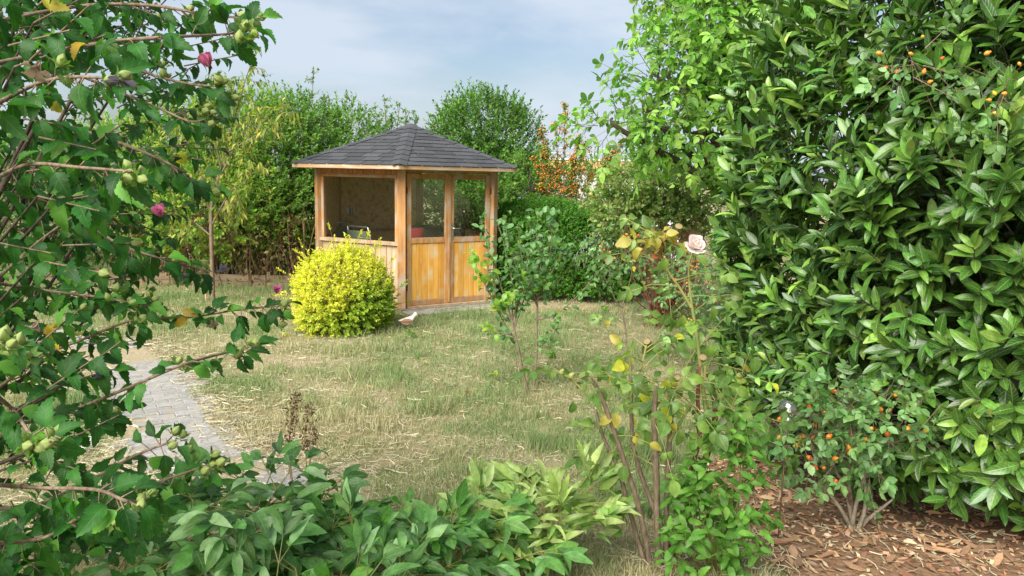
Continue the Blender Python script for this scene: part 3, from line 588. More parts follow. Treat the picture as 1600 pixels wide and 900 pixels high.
# roof
ZE, ZA = 2.035, 2.655
roof = thing('roof', None, None, (0, 0, 0)); roof.parent = pav
E = [np.array([*vtx(k, RE), ZE]) for k in range(6)]; A3 = np.array([0, 0, ZA])
me = bpy.data.meshes.new('roof_deck'); Vd = [(*(vtx(k, RE)), ZE) for k in range(6)]+[(0, 0, ZA)]+[(*(vtx(k, RE)), ZE-.03) for k in range(6)]+[(0, 0, ZA-.04)]
me.from_pydata([tuple(map(float, v)) for v in Vd], [], [[k, (k+1) % 6, 6] for k in range(6)]+[[7+(k+1) % 6, 7+k, 13] for k in range(6)]+[[k, 7+k, 7+(k+1) % 6, (k+1) % 6] for k in range(6)]); me.materials.append(M['deck'])
o = bpy.data.objects.new('roof_deck', me); COL.objects.link(o); o.parent = roof
for k in range(6):
    a, b = E[k], E[(k+1) % 6]; u = unit(b-a); n = np.array([u[1], -u[0], 0]); l = np.linalg.norm(b-a)
    o = bpy.data.objects.new('fascia_board', box_me('fascia_board', -.008, l+.008, .001, .022, -.062, -.004, M['fascia'], .004)); COL.objects.link(o); o.parent = roof
    o.matrix_basis = Matrix(((u[0], n[0], 0, a[0]), (u[1], n[1], 0, a[1]), (0, 0, 1, a[2]), (0, 0, 0, 1)))
def clip(poly, nx_, ny_, c):
    r = []
    for i in range(len(poly)):
        p, q = poly[i], poly[(i+1) % len(poly)]; dp = nx_*p[0]+ny_*p[1]-c; dq = nx_*q[0]+ny_*q[1]-c
        if dp <= 0: r.append(p)
        if dp*dq < 0: f = dp/(dp-dq); r.append((p[0]+(q[0]-p[0])*f, p[1]+(q[1]-p[1])*f))
    return r
EXP, TAB = .150, .30
for k in range(6):
    a, b = E[k], E[(k+1) % 6]; mid = (a+b)/2; u = unit(b-a); sv = A3-mid; S_ = np.linalg.norm(sv); v = sv/S_; n = np.cross(u, v); Wd = np.linalg.norm(b-a)
    nr = int(S_/EXP)+1
    for r in range(nr):
        v0, v1 = r*EXP-.035, min((r+1)*EXP-.035+.02, S_-.005)
        if v1-v0 < .03: continue
        off = (r*.5 % 1)*TAB + .04*((r*7) % 3)
        for c in range(-5, 6):
            u0, u1 = c*TAB+off+.006, (c+1)*TAB+off-.006; poly = [(u0, v0), (u1, v0), (u1, v1), (u0, v1)]
            for sg in (-1, 1): poly = clip(poly, sg*S_, Wd/2, S_*Wd/2+ (0.012*S_)) if poly else poly
            if len(poly) < 3 or max(p[0] for p in poly)-min(p[0] for p in poly) < .02: continue
            lift = lambda vv: .004+.010*(v1-vv)/(v1-v0)
            jit = random.uniform(0, .003); top = [mid+u*p[0]+v*p[1]+n*(lift(p[1])+jit) for p in poly]; bot = [mid+u*p[0]+v*p[1]+n*(lift(p[1])+jit-.0035) for p in poly]; m_ = len(poly)
            me = bpy.data.meshes.new('shingle'); me.from_pydata([tuple(map(float, q)) for q in top+bot], [], [list(range(m_)), list(range(2*m_-1, m_-1, -1))]+[[i, m_+i, m_+(i+1) % m_, (i+1) % m_] for i in range(m_)]); me.materials.append(M['shingle'])
            o = bpy.data.objects.new('shingle', me); COL.objects.link(o); o.parent = roof
    # hip cap shingles on the hip above vertex k
    h = A3-E[k]; hl = np.linalg.norm(h); h = h/hl; km = (k-1) % 6
    nl = unit(np.cross(E[k]-E[km], A3-E[km])); nr_ = n; sl_ = unit(np.cross(nl, h)); sr = unit(np.cross(h, nr_)) 
    sl_ = sl_*np.sign(sl_ @ (E[km]-E[k])); sr = sr*np.sign(sr @ (E[(k+1) % 6]-E[k])); up_ = unit(nl+nr_); nc = 9
    for i in range(nc):
        t0, t1 = i*hl/nc-.03, min((i+1)*hl/nc+.02, hl-.0); wv = .10
        def ring(t, lift, dz): 
            c = E[k]+h*t; return [c+sl_*wv+nl*(lift+dz), c+up_*(lift+dz+.004), c+sr*wv+nr_*(lift+dz)]
        V = ring(t0, .024, 0)+ring(t1, .012, 0)+ring(t0, .024, -.005)+ring(t1, .012, -.005)
        me = bpy.data.meshes.new('ridge_shingle'); me.from_pydata([tuple(map(float, q)) for q in V], [], [[0, 1, 4, 3], [1, 2, 5, 4], [0, 6, 7, 1], [1, 7, 8, 2], [0, 3, 9, 6], [2, 8, 11, 5], [9, 10, 7, 6], [10, 11, 8, 7], [3, 4, 10, 9], [4, 5, 11, 10]]); me.materials.append(M['shingle'])
        o = bpy.data.objects.new('ridge_shingle', me); COL.objects.link(o); o.parent = roof
fin = bpy.data.objects.new('roof_cap', lathe_me('roof_cap', [(.15, ZA-.028), (.10, ZA+.004), (.03, ZA+.026), (.0005, ZA+.03)], M['shingle'], 6)); COL.objects.link(fin); fin.parent = roof; fin.rotation_euler = (0, 0, ROT)
# ---- what stands inside
M['black'] = noise_mat('black_cover', (.012, .012, .014), (.03, .03, .034), (20, 20, 20), .6, .2)
M['red'] = noise_mat('red_cloth', (.42, .02, .03), (.55, .05, .06), (30, 30, 30), .8, .2)
M['alu'] = noise_mat('chair_tube', (.55, .56, .57), (.72, .73, .74), (30, 30, 30), .35, 0, metal=.85)
M['webbing'] = noise_mat('chair_webbing', (.12, .16, .10), (.22, .27, .17), (80, 80, 80), .8, .2)
def mesh_obj(name, me, loc=(0, 0, 0), rz=0, parent=None):
    o = bpy.data.objects.new(name, me); COL.objects.link(o); o.location = loc; o.rotation_euler = (0, 0, rz); o.parent = parent; return o
g = thing('covered_grill', 'black covered grill standing behind the glazed doors', 'grill', (PCX+.35, PCY+.05, .046), None, .5)
bm = bmesh.new(); bmesh.ops.create_cube(bm, size=1); bmesh.ops.subdivide_edges(bm, edges=bm.edges[:], cuts=3, use_grid_fill=True)
for v in bm.verts:
    x, y, z = v.co; f = 1-.08*(z+.5); v.co = (x*.95*f+.008*math.sin(z*20), y*.55*f+.01*math.sin(x*18+z*7), (z+.5)*1.04+.02*math.cos(x*3)+.01*math.sin(x*23))
me = bpy.data.meshes.new('cover'); bm.to_mesh(me); bm.free(); me.materials.append(M['black']); mesh_obj('cover', me, parent=g)
mesh_obj('hem', box_me('hem', -.48, .48, -.28, .28, 0, .05, M['black'], .01), parent=g)
bn = thing('storage_bench', 'low wooden storage bench just inside the doors', 'bench', (PCX+.22, PCY-.62, .046), None, .5)
mesh_obj('lid', box_me('lid', -.34, .34, -.16, .16, .72, .75, M['pale'], .005), parent=bn)
for i in range(5): mesh_obj('board', box_me('board', -.32, .32, -.14, .14, .02+i*.14, .155+i*.14, M['frame'], .006), parent=bn)
def cushion(name, label, loc, rz, sx, sy, sz, mat, tilt=0):
    V = []; n = 9
    for i in range(n):
        for j in range(n):
            a, b = i/(n-1)*2-1, j/(n-1)*2-1; e = (1-a**4)*(1-b**4); V.append((a*sx/2, b*sy/2, sz/2*e**.5))
    m_ = len(V); V += [(x, y, -z-.002) for x, y, z in V]; F = []
    for i in range(n-1):
        for j in range(n-1): a = i*n+j; F.append((a, a+n, a+n+1, a+1)); F.append((m_+a, m_+a+1, m_+a+n+1, m_+a+n))
    o = mesh_obj(name, mesh_np(name, V, [np.array(F)], mat, smooth=True), loc, rz); o.rotation_euler = (R_(80)+tilt, 0, rz); return setp(o, label, 'cushion')
cushion('cushion', 'red cushion leaning behind the left door pane', (PCX+.12, PCY-.60, .046+.75+.16), .5, .36, .32, .12, M['red'])
def chair(loc, rz, label):
    c = thing('garden_chair', label, 'chair', loc, None, rz)
    for s in (-1, 1):
        t = Tubes(); t.add(curve([(s*.24, -.28, 0), (s*.24, -.26, .62), (s*.24, -.20, .68), (s*.24, .20, .67), (s*.24, .26, .62)], 14), .012, 6); t.build('arm_frame', M['alu'], None).parent = c
        t = Tubes(); t.add([(s*.23, .28, 0), (s*.23, .16, .44), (s*.23, .22, .66), (s*.23, .34, 1.06)], .012, 6); t.build('rear_leg', M['alu'], None).parent = c
    t = Tubes(); t.add([(-.23, .34, 1.06), (.23, .34, 1.06)], .012, 6); t.build('top_bar', M['alu'], None).parent = c
    mesh_obj('seat', box_me('seat', -.22, .22, -.24, .18, .42, .435, M['webbing'], .004), parent=c)
    b = mesh_obj('backrest', box_me('backrest', -.215, .215, -.008, .008, 0, .52, M['webbing'], .004), (0, .21, .5), 0, c); b.rotation_euler = (-.30, 0, 0)
chair((PCX-.55, PCY-.15, .046), 2.5, 'aluminium garden chair with green webbing inside the pavilion, nearer the front post')
chair((PCX-.92, PCY+.20, .046), .9, 'aluminium garden chair in the left corner of the pavilion')
# fish plaque on the rear board wall
fp = at(546, 329, 12.95); M['white'] = noise_mat('white_paint', (.72, .72, .70), (.80, .80, .78), (20, 20, 20), .6, 0)
def fish():
    k = 3; f = face_m(3); n = Vector((f[0][1], f[1][1], 0)); inn = -n; cpos = Vector((PCX, PCY, 0))
    # point where the sight line meets the inside of wall face 4
    a = Vector((f[0][3], f[1][3], 0))+cpos - n*.032; d = Vector(ray(546, 329)); o_ = Vector(CP); s_ = (a-o_).dot(n)/d.dot(n); p = o_+d*s_
    root = thing('fish_plaque', 'small white striped fish plaque on the brown rear wall', 'plaque', p, None, math.atan2(inn.x, -inn.y))
    def flat(name, pts, mat, y0, y1):
        m_ = len(pts); me = bpy.data.meshes.new(name); me.from_pydata([(x, y0, z) for x, z in pts]+[(x, y1, z) for x, z in pts], [], [list(range(m_)), list(range(2*m_-1, m_-1, -1))]+[[i, m_+i, m_+(i+1) % m_, (i+1) % m_] for i in range(m_)]); me.materials.append(mat); mesh_obj(name, me, parent=root)
    el = [(.055*math.cos(t), .065*math.sin(t)) for t in np.linspace(0, 6.28, 16, endpoint=False)]; flat('body', el, M['white'], -.012, 0)
    flat('tail', [(.05, 0), (.10, .05), (.085, 0), (.10, -.05)], M['white'], -.010, 0); 
    flat('stripe', [(-.012, .063), (.012, .063), (.02, 0), (.012, -.063), (-.012, -.063), (-.002, 0)], M['black'], -.015, -.0125)
    flat('stripe', [(.034, .05), (.046, .035), (.05, 0), (.046, -.035), (.034, -.05), (.04, 0)], M['black'], -.015, -.0125)
fish()
# ================================================================== background planting
def E_(px, py, Y, rx, rz, ry=None):       # ellipsoid whose outline in the picture is about rx by rz pixels
    c = at(px, py, Y); k = Y/FPX; return (c, np.array([rx*k, (ry if ry else rx)*k, rz*k]))
def B_(px, Y): p = at(px, 400, Y); return np.array([p[0], p[1], 0.0])
PAL_MID = [((.115, .25, .035), 5), ((.17, .32, .045), 4), ((.07, .17, .03), 2), ((.25, .37, .07), 1)]
PAL_YEL = [((.24, .38, .05), 5), ((.36, .43, .07), 4), ((.48, .44, .08), 2), ((.16, .27, .035), 2)]
PAL_DEEP = [((.07, .18, .03), 5), ((.105, .23, .04), 4), ((.045, .12, .025), 3)]
PAL_LIGHT = [((.15, .30, .045), 5), ((.21, .36, .06), 3), ((.10, .21, .035), 3)]
# far rows that close the view
bush('background_tree', 'broad dark green tree mass furthest left behind the hibiscus', 'tree', B_(-60, 15), [E_(-60, 300, 15, 190, 110), E_(90, 300, 15, 110, 90)], 1500, .3, 9, 'tiny', 'far', .085, PAL_MID, ntip=30)
bush('background_shrub', 'pale grey-green shrub glimpsed through the hibiscus branches', 'shrub', B_(90, 12.5), [E_(60, 330, 12.5, 120, 75), E_(170, 350, 12.4, 60, 50)], 1000, .25, 9, 'tiny', 'far', .07, [((.16, .22, .10), 4), ((.24, .29, .16), 2), ((.09, .14, .05), 3)], ntip=25)
bush('overgrown_hedge', 'tall yellow-green hedge overgrown with creeper beside the wooden edging', 'hedge', B_(300, 13.2), [E_(210, 290, 13.2, 85, 95), E_(300, 265, 13.2, 85, 100), E_(390, 255, 13.2, 80, 100), E_(330, 330, 12.9, 120, 70)], 3600, .32, 9, 'tiny', 'far', .085, PAL_YEL+PAL_MID[:2], ntip=50)
bush('overgrown_hedge', 'tall fresh green hedge shrub rising directly left of the pavilion', 'hedge', B_(470, 13.6), [E_(460, 255, 13.6, 75, 95), E_(540, 250, 14.0, 60, 75), E_(430, 330, 13.2, 85, 80), E_(500, 340, 13.5, 60, 80)], 3400, .30, 9, 'tiny', 'far', .075, PAL_MID+PAL_LIGHT[:1], ntip=50)
# lower part of that hedge: brown tangle of bare climbing stems
def tangle(name, label, x0, x1, Y, h, n, base_px, mat, cat='creeper'):
    root = thing(name, label, cat, B_(base_px, Y)); t = Tubes()
    for i in range(n):
        px = random.uniform(x0, x1); b = B_(px, Y+random.uniform(-.35, .4)); hh = h*random.uniform(.45, 1.1); lean = np.array([random.gauss(0, .35), random.gauss(0, .15), 0])
        p = curve([b, b+lean*.4+UP*hh*.5+rng.normal(size=3)*.08, b+lean+UP*hh, b+lean*1.5+UP*hh*random.uniform(.5, .95)+rng.normal(size=3)*.12], 9); t.add(p, np.linspace(.009, .003, 9)*random.uniform(.6, 1.5), 4, False)
    t.build('stem', M[mat], root)
    m = n*9; P = np.stack([np.interp(rng.random(m), [0, 1], [at(x0, 400, Y)[0], at(x1, 400, Y)[0]]), Y-.1+.4*rng.normal(size=m), h*rng.random(m)**.8], -1)
    lv = Leaves('tiny', M['far']); lv.add(P, unit(rng.normal(size=(m, 3))-UP*.5), rng.normal(size=(m, 3))+UP*.5, .05+.05*rng.random(m), pick_col([((.22, .13, .06), 4), ((.30, .21, .10), 3), ((.12, .07, .035), 3), ((.16, .17, .05), 2)], m)); lv.build(root, rest='dry_leaves'); return root
M['drystem'] = noise_mat('dry_stem', (.15, .09, .05), (.30, .20, .12), (20, 20, 8), .9, .3)
tangle('dry_creeper', 'brown tangle of bare creeper stems below the yellow-green hedge', 200, 480, 12.55, 1.25, 240, 330, 'drystem')
# long feathery shoots above the hedge
def feather(name, label, px, Y, tops, base_py, pal, size=.055):
    root = thing(name, label, 'shrub', B_(px, Y)); t = Tubes(); lv = Leaves('tiny', M['far']); b0 = B_(px, Y)
    for tx, ty in tops:
        e = at(tx, ty, Y+random.uniform(-.2, .2)); m_ = at((tx+px)/2, base_py, Y); p = curve([b0, m_, e], 14); t.add(p, np.linspace(.016, .004, 14), 5)
        for q in np.linspace(.45, 1, 26):
            a = p[min(int(q*13), 12)]; d = unit(rnd(1)+UP*.5)[0]; l = .35*(1.15-q)+.08; t.lines([a], [a+d*l], .003, .002)
            k = 9; s_ = rng.random((k, 1)); lv.add(a+d*l*s_, unit(rnd(k)+d*.8), UP+rnd(k)*.5, size*(.6+.7*rng.random(k)), pick_col(pal, k))
    t.build('branches', M['bark'], root); lv.build(root, rest='crown')
feather('feathery_shrub', 'tall thin feathery shoots standing above the hedge left of the roof', 480, 13.8, [(490, 105), (470, 140), (512, 150), (545, 150), (440, 165), (410, 110)], 230, PAL_MID)
feather('feathery_shrub', 'airy feathery shoots showing just over the middle of the roof', 610, 14.5, [(600, 150), (640, 172), (585, 165), (655, 185), (625, 160), (570, 185), (612, 185)], 240, PAL_MID)
# planks along the foot of the hedge
M['plank'] = noise_mat('edging_plank', (.20, .14, .085), (.31, .235, .155), (3, 20, 20), .8, .2, objrand=.15)
def edging(label, pts, n):
    a = np.array([*B_(pts[0][0], pts[0][1])]); b = np.array([*B_(pts[1][0], pts[1][1])]); u = unit(b-a); l = np.linalg.norm(b-a)/n; root = thing('timber_edging', label, 'edging', a)
    root.rotation_euler = (0, 0, math.atan2(u[1], u[0]))
    for i in range(n):
        for j in range(2): mesh_obj('plank', box_me('plank', i*l+.006, (i+1)*l-.006, -.018, .018, -.02+.115*j, .09+.115*j, M['plank'], .004), (0, .003*j, 0), 0, root)
        mesh_obj('stake', box_me('stake', -.03, .03, .02, .07, -.05, .26, M['plank'], .006), (i*l+.03, 0, 0), 0, root)
edging('low timber edging boards along the foot of the overgrown hedge', ((60, 12.35), (505, 12.2)), 5)
# young peach-like tree
def peach():
    b = ground(333, 472); Y = b[1]; root = thing('young_tree', 'slender young tree with sparse yellowing narrow leaves and pale trunk', 'tree', b)
    t = Tubes(); P = lambda x, y, dy=0: at(x, y, Y+dy); t.add(curve([b-UP*.03, P(331, 400), P(330, 330), P(336, 290)], 12), np.linspace(.032, .022, 12), 8); t.build('trunk', M['bark'], root)
    t = Tubes(); br = [[(336, 290), (352, 240), (365, 190), (385, 120), (400, 80)], [(336, 290), (365, 235), (385, 200), (400, 170)], [(333, 310), (310, 260), (290, 215), (280, 190)], [(331, 330), (300, 290), (275, 270), (250, 262)], [(332, 350), (360, 300), (385, 280), (405, 262)], [(331, 370), (300, 345), (270, 335)], [(345, 260), (335, 215), (325, 170), (330, 140)], [(352, 240), (395, 215), (425, 195), (440, 170)], [(331, 345), (355, 320), (375, 318)], [(365, 190), (350, 150), (352, 120)]]
    lv = Leaves('peach', M['soft']); pal = [((.20, .24, .04), 4), ((.30, .30, .05), 4), ((.42, .36, .06), 2), ((.12, .18, .03), 3)]
    for c in br:
        dy = random.uniform(-.7, .5); pts = curve([P(x, y, dy*i/(len(c)-1)) for i, (x, y) in enumerate(c)], 12); t.add(pts, np.linspace(.014, .004, 12), 5)
        for q in range(3, 12):
            for _ in range(2):
                d = unit(rnd(1)+UP*.25+np.array([0, -.2, 0]))[0]; l = random.uniform(.15, .38); e = pts[q]+d*l-UP*.06; t.lines([pts[q]], [e], .0035, .002); k = 9
                s_ = np.linspace(.25, 1, k)[:, None]; dd = unit(rnd(k)*.9+d*.5-UP*.9); lv.add(pts[q]+(e-pts[q])*s_, dd, UP+rnd(k)*.6, .12*(.7+.5*rng.random(k)), pick_col(pal, k))
    t.build('branches', M['bark'], root); lv.build(root, 'leaf', 'crown', 300)
    st = mesh_obj('support_cane', box_me('support_cane', -.012, .012, -.012, .012, 0, .55, M['pale'], .003), (-.08, -.05, 0), 0, root)
peach()
# behind and right of the pavilion
bush('background_shrub', 'green shrub directly behind the pavilion, seen through its panes', 'shrub', B_(705, 14.6), [E_(690, 330, 14.6, 75, 70), E_(770, 340, 14.4, 60, 65), E_(640, 330, 14.8, 60, 70)], 1500, .28, 8, 'tiny', 'far', .085, PAL_LIGHT+PAL_MID, ntip=20)
bush('round_tree', 'dense rounded dark green tree behind the right half of the roof', 'tree', B_(755, 15.5), [E_(755, 215, 15.5, 62, 62), E_(712, 240, 15.6, 40, 60), E_(800, 235, 15.4, 42, 62), E_(760, 300, 15.3, 85, 60)], 2600, .32, 9, 'tiny', 'far', .085, PAL_DEEP+PAL_MID[:2], up=.9, ntip=30)
bush('background_shrub', 'bright leafy shrub filling the gap between roof and clipped hedge', 'shrub', B_(860, 14.4), [E_(830, 300, 14.4, 60, 55), E_(930, 300, 14.6, 70, 45), E_(1010, 290, 14.6, 60, 50)], 1000, .25, 9, 'tiny', 'far', .07, PAL_LIGHT+PAL_MID[:1], ntip=25)
def firethorn():
    Y = 13.4; b = B_(880, Y); root = thing('firethorn', 'spiky firethorn shrub covered in orange berry clusters', 'shrub', b); t = Tubes(); lv = Leaves('tiny', M['far']); bp = []
    tops = [(882, 165), (845, 205), (905, 215), (868, 195), (895, 245), (850, 240), (915, 225), (835, 250), (985, 205), (960, 235), (870, 260), (845, 290), (895, 290), (925, 270)]
    for tx, ty in tops:
        e = at(tx, ty, Y+random.uniform(-.3, .3)); m_ = at(tx*.6+880*.4, (ty+330)/2+15, Y); p = curve([b, m_, e], 16); t.add(p, np.linspace(.014, .004, 16), 5)
        for q in range(5, 16):
            for _ in range(4):
                d = unit(rnd(1)+UP*.4)[0]; l = random.uniform(.08, .3)*(1.3-q/16); a = p[q]; t.lines([a], [a+d*l], .003, .002); k = 7; s_ = rng.random((k, 1))
                lv.add(a+d*l*s_, rnd(k), UP+rnd(k)*.5, .055*(.6+.7*rng.random(k)), pick_col(PAL_MID, k))
                if random.random() < .55: bp += [a+d*l*random.random()+rng.normal(size=3)*.03 for _ in range(6)]
    t.build('branches', M['bark'], root); lv.build(root, rest='crown'); berries(root, bp, .014, [((.62, .19, .025), 4), ((.70, .28, .04), 3), ((.50, .10, .02), 2)])
def berries(root, pts, r, pal, name='berries'):
    o8 = np.array([[1, 0, 0], [-1, 0, 0], [0, 1, 0], [0, -1, 0], [0, 0, 1], [0, 0, -1]], float)*r; f8 = np.array([[0, 2, 4], [2, 1, 4], [1, 3, 4], [3, 0, 4], [2, 0, 5], [1, 2, 5], [3, 1, 5], [0, 3, 5]])
    P = np.array(pts); n = len(P); V = (P[:, None]+o8[None]*(.8+.5*rng.random((n, 1, 1)))).reshape(-1, 3); F = (f8[None]+np.arange(n)[:, None, None]*6).reshape(-1, 3)
    o = link(name, mesh_np(name, V, [F], M['berry'], np.repeat(pick_col(pal, n), 6, 0), smooth=True), root); o['kind'] = 'stuff'
firethorn()
# clipped hedge
def clipped():
    x0, x1, y0, y1, h = -.35, 2.05, 11.35, 13.1, 1.42; b = np.array([(x0+x1)/2, (y0+y1)/2, 0]); root = thing('clipped_hedge', 'clipped box-shaped green hedge right of the pavilion', 'hedge', b)
    n = 7200; f = rng.choice(4, n, p=[.5, .30, .1, .1]); u, v = rng.random(n), rng.random(n); P = np.zeros((n, 3)); D = np.zeros((n, 3))
    P[:, 0] = x0+(x1-x0)*u; P[:, 1] = y0+(y1-y0)*v; P[:, 2] = h
    m = f == 0; P[m, 1] = y0; P[m, 2] = .08+(h-.08)*v[m]; D[m] = (0, -1, .35)
    m = f == 1; D[m] = (0, -.1, 1)
    m = f == 2; P[m, 0] = x0; P[m, 1] = y0+(y1-y0)*u[m]; P[m, 2] = .1+(h-.1)*v[m]; D[m] = (-1, 0, .3)
    m = f == 3; P[m, 0] = x1; P[m, 1] = y0+(y1-y0)*u[m]; P[m, 2] = .1+(h-.1)*v[m]; D[m] = (1, 0, .3)
    bulge = .16*(nz1(P[:, 0]*1.6, P[:, 2]*1.8+P[:, 1])-.5)+.10*(nz2(P[:, 0]*4, P[:, 1]*4+P[:, 2]*4)-.5); e = unit(D)
    # rounded edges
    c = np.array([(x0+x1)/2, (y0+y1)/2, h*.45]); hf = np.array([(x1-x0)/2, (y1-y0)/2, h*.55]); q = (P-c)/hf; r = (np.abs(q)**5).sum(1)**(1/5); P = c+q/np.maximum(r, 1)[:, None]*hf + e*bulge[:, None] - e*(rng.random((n, 1))**2*.22)
    D = unit(e+rnd(n)*.55+UP*.25); L = .08+.08*rng.random(n); lp, ld, ln, ls = shoot_leaves(P, D, L, 9, .042, 1.0, .0, upn=.5, outn=1.2)
    lv = Leaves('tiny', M['far']); lv.add(lp, ld, ln, ls, pick_col([((.09, .25, .025), 5), ((.13, .31, .035), 4), ((.065, .17, .02), 2)], len(lp)))
    t = Tubes(); 
    for i in range(60):
        a = np.array([x0+(x1-x0)*random.random(), y0+.25+(y1-y0-.4)*random.random(), 0]); t.add(curve([a, a+np.array([random.gauss(0, .1), random.gauss(0, .1), .5]), a+np.array([random.gauss(0, .2), random.gauss(0, .2), 1.2])], 6), np.linspace(.016, .005, 6), 5)
    t.lines(P-D*.12, P+D*L[:, None], .0035, .002); t.build('branches', M['darkbark'], root); lv.build(root, rest='foliage')
clipped()
# wild rose beyond the hedge, with faded pink blooms
def faded_blooms(root, n, ells, pal, r=.03):
    P, nn = in_ell(ells, n, 12); lv = Leaves('tiny', M['petal'])
    for p, q in zip(P, nn):
        k = 8; lv.add(np.broadcast_to(p+q*.06, (k, 3)), unit(rnd(k)+q*.8), rnd(k)+q, r*1.4*(.7+.5*rng.random(k)), pick_col(pal, k))
    lv.build(root, rest='blossoms')
els = [E_(1010, 305, 10.6, 60, 42), E_(970, 320, 10.4, 40, 45), E_(1075, 310, 10.6, 45, 55), E_(1040, 350, 10.5, 55, 35)]
wr = bush('rambler_rose', 'rambling rose with pale leaves and faded pink blooms beyond the clipped hedge', 'rose', B_(1040, 10.5), els, 1000, .22, 8, 'oval', 'far', .07, [((.22, .33, .09), 5), ((.30, .38, .11), 3), ((.15, .23, .06), 3), ((.40, .40, .14), 2)], ntip=30)
faded_blooms(wr, 55, els, [((.50, .33, .25), 3), ((.55, .45, .30), 3), ((.42, .20, .16), 1)])
faded_blooms(wr, 3, [E_(1015, 283, 10.3, 6, 6)], [((.55, .10, .13), 1)], .05)
def dead_rose():
    b = B_(1043, 9.7); root = thing('dead_rose', 'dead rose with brown bare canes between clipped hedge and laurel', 'shrub', b); t = Tubes()
    for i in range(110):
        e = b+np.array([random.gauss(0, .28), random.gauss(0, .2), random.uniform(.7, 1.45)]); t.add(curve([b+rng.normal(size=3)*np.array([.12, .1, 0]), (b+e)/2+rng.normal(size=3)*.08, e, e+np.array([random.gauss(0, .2), 0, -random.uniform(0, .4)])], 9), np.linspace(.009, .003, 9), 4, False)
    t.build('cane', M['redbark'], root); m = 260; P = b+np.stack([rng.normal(size=m)*.3, rng.normal(size=m)*.2, .2+1.1*rng.random(m)], -1)
    lv = Leaves('tiny', M['far']); lv.add(P, rnd(m)-UP*.4, rnd(m)+UP*.4, .05+.03*rng.random(m), pick_col([((.24, .11, .05), 3), ((.33, .2, .1), 2), ((.14, .17, .05), 2)], m)); lv.build(root, rest='dry_leaves')
dead_rose()
def hip_bush(name, label, base, ells, n, k, size, seed_pal, hips, hr, group=None, n_single=0, shoot=.25, shape='oval', mat='rose', tk=.012):
    r = bush(name, label, 'rose', base, ells, n, shoot, k, shape, mat, size, seed_pal, up=.4, alpha=1.0, droop=.15, ntip=18, trunk=tk, stemmat='bark', pairs=2, twig=.0025, n_single=n_single, rest='foliage', group=group)
    P, nn = in_ell(ells, hips, 9); me = {}
    for p, q in zip(P, nn):
        c = random.choice([(.60, .16, .02), (.66, .26, .03), (.55, .36, .04), (.5, .08, .02)])
        if c not in me: me[c] = lathe_me('hip', [(.0005, -1), (.5, -.8), (.85, -.1), (.75, .5), (.35, .95), (.42, 1.25), (.1, 1.2)], M['berry'], 8, c)
        o = bpy.data.objects.new('hip', me[c]); COL.objects.link(o); o.parent = r; o.matrix_basis = orient(p+q*.05, unit(rnd(1)-UP*.3)[0], hr*random.uniform(.8, 1.2), r.location)
    return r
PAL_RUG = [((.13, .26, .085), 5), ((.19, .33, .12), 3), ((.09, .19, .06), 3), ((.45, .42, .06), .3)]
hip_bush('dog_rose', 'dog rose sprays with orange hips in front of the clipped hedge', B_(985, 8.2), [E_(975, 385, 8.2, 30, 18), E_(950, 405, 8.2, 20, 18)], 40, 3, .13, PAL_RUG, 22, .016)
hip_bush('dog_rose', 'dog rose with reddish hips tucked against the far end of the laurel', B_(1085, 7.4), [E_(1085, 455, 7.4, 30, 42)], 70, 3, .12, PAL_RUG, 26, .016)
# big broad-leaved tree on the right
bush('broadleaf_tree', 'large light green broadleaf tree leaning over from behind the laurel', 'tree', B_(1260, 9.2), [E_(1130, 60, 8.9, 95, 75), E_(1062, 40, 9.0, 36, 46), E_(1050, 130, 8.8, 58, 36), E_(965, 200, 8.8, 48, 26), E_(1015, 180, 8.8, 50, 30), E_(1095, 205, 8.8, 75, 38), E_(1160, 130, 9.2, 75, 90), E_(1230, 30, 9.4, 80, 90), E_(1160, -80, 9.2, 120, 90)],
     500, .28, 4, 'walnut', 'soft', .27, [((.19, .36, .055), 5), ((.27, .44, .08), 3), ((.13, .26, .04), 3)], up=.25, alpha=1.1, droop=.12, shell=3, trunk=.10, ntip=90, stemmat='darkbark', n_single=300, pairs=2, twig=.005, rand=.6)
# far buildings
M['stucco'] = noise_mat('stucco', (.50, .46, .38), (.58, .54, .46), (2, 2, 2), .9, .05); M['tile'] = noise_mat('ochre_roof', (.42, .27, .11), (.55, .38, .18), (.6, 6, 6), .85, .1); M['pane'] = noise_mat('dark_pane', (.05, .06, .07), (.10, .11, .12), (1, 1, 1), .15, 0)
def building():
    Y = 42.0; a = at(815, 262, Y); b = at(1010, 262, Y); w_ = b[0]-a[0]; root = thing('flat_roofed_building', 'long pale building with ochre roof edge and railing beyond the garden', 'building', (a[0], Y, 0)); H = a[2]
    mesh_obj('wall', box_me('wall', 0, w_, 0, 8, 0, H-.02, M['stucco'], 0), parent=root)
    rf = mesh_obj('roof', box_me('roof', -.3, w_+.3, -.4, 8.4, H, H+.45, M['tile'], .03), parent=root); mesh_obj('cornice', box_me('cornice', -.35, w_+.35, -.45, 8.45, H+.452, H+.55, M['white'], .02), parent=rf)
    t = Tubes(); 
    for i in range(15): t.lines([(w_*i/14, 0, H+.55)], [(w_*i/14, 0, H+1.15)], .03, .03, 4)
    for z in (.85, 1.15): t.lines([(0, 0, H+z)], [(w_, 0, H+z)], .025, .025, 4)
    t.build('railing', M['alu'], None).parent = root
    for i in range(4):
        x = .7+i*(w_-1.4)/3.3; wn = mesh_obj('window', box_me('window', x, x+.95, -.06, -.01, .9, 2.0, M['white'], .01), parent=root); mesh_obj('pane', box_me('pane', x+.09, x+.86, -.085, -.062, .99, 1.91, M['pane'], 0), parent=wn)
building()
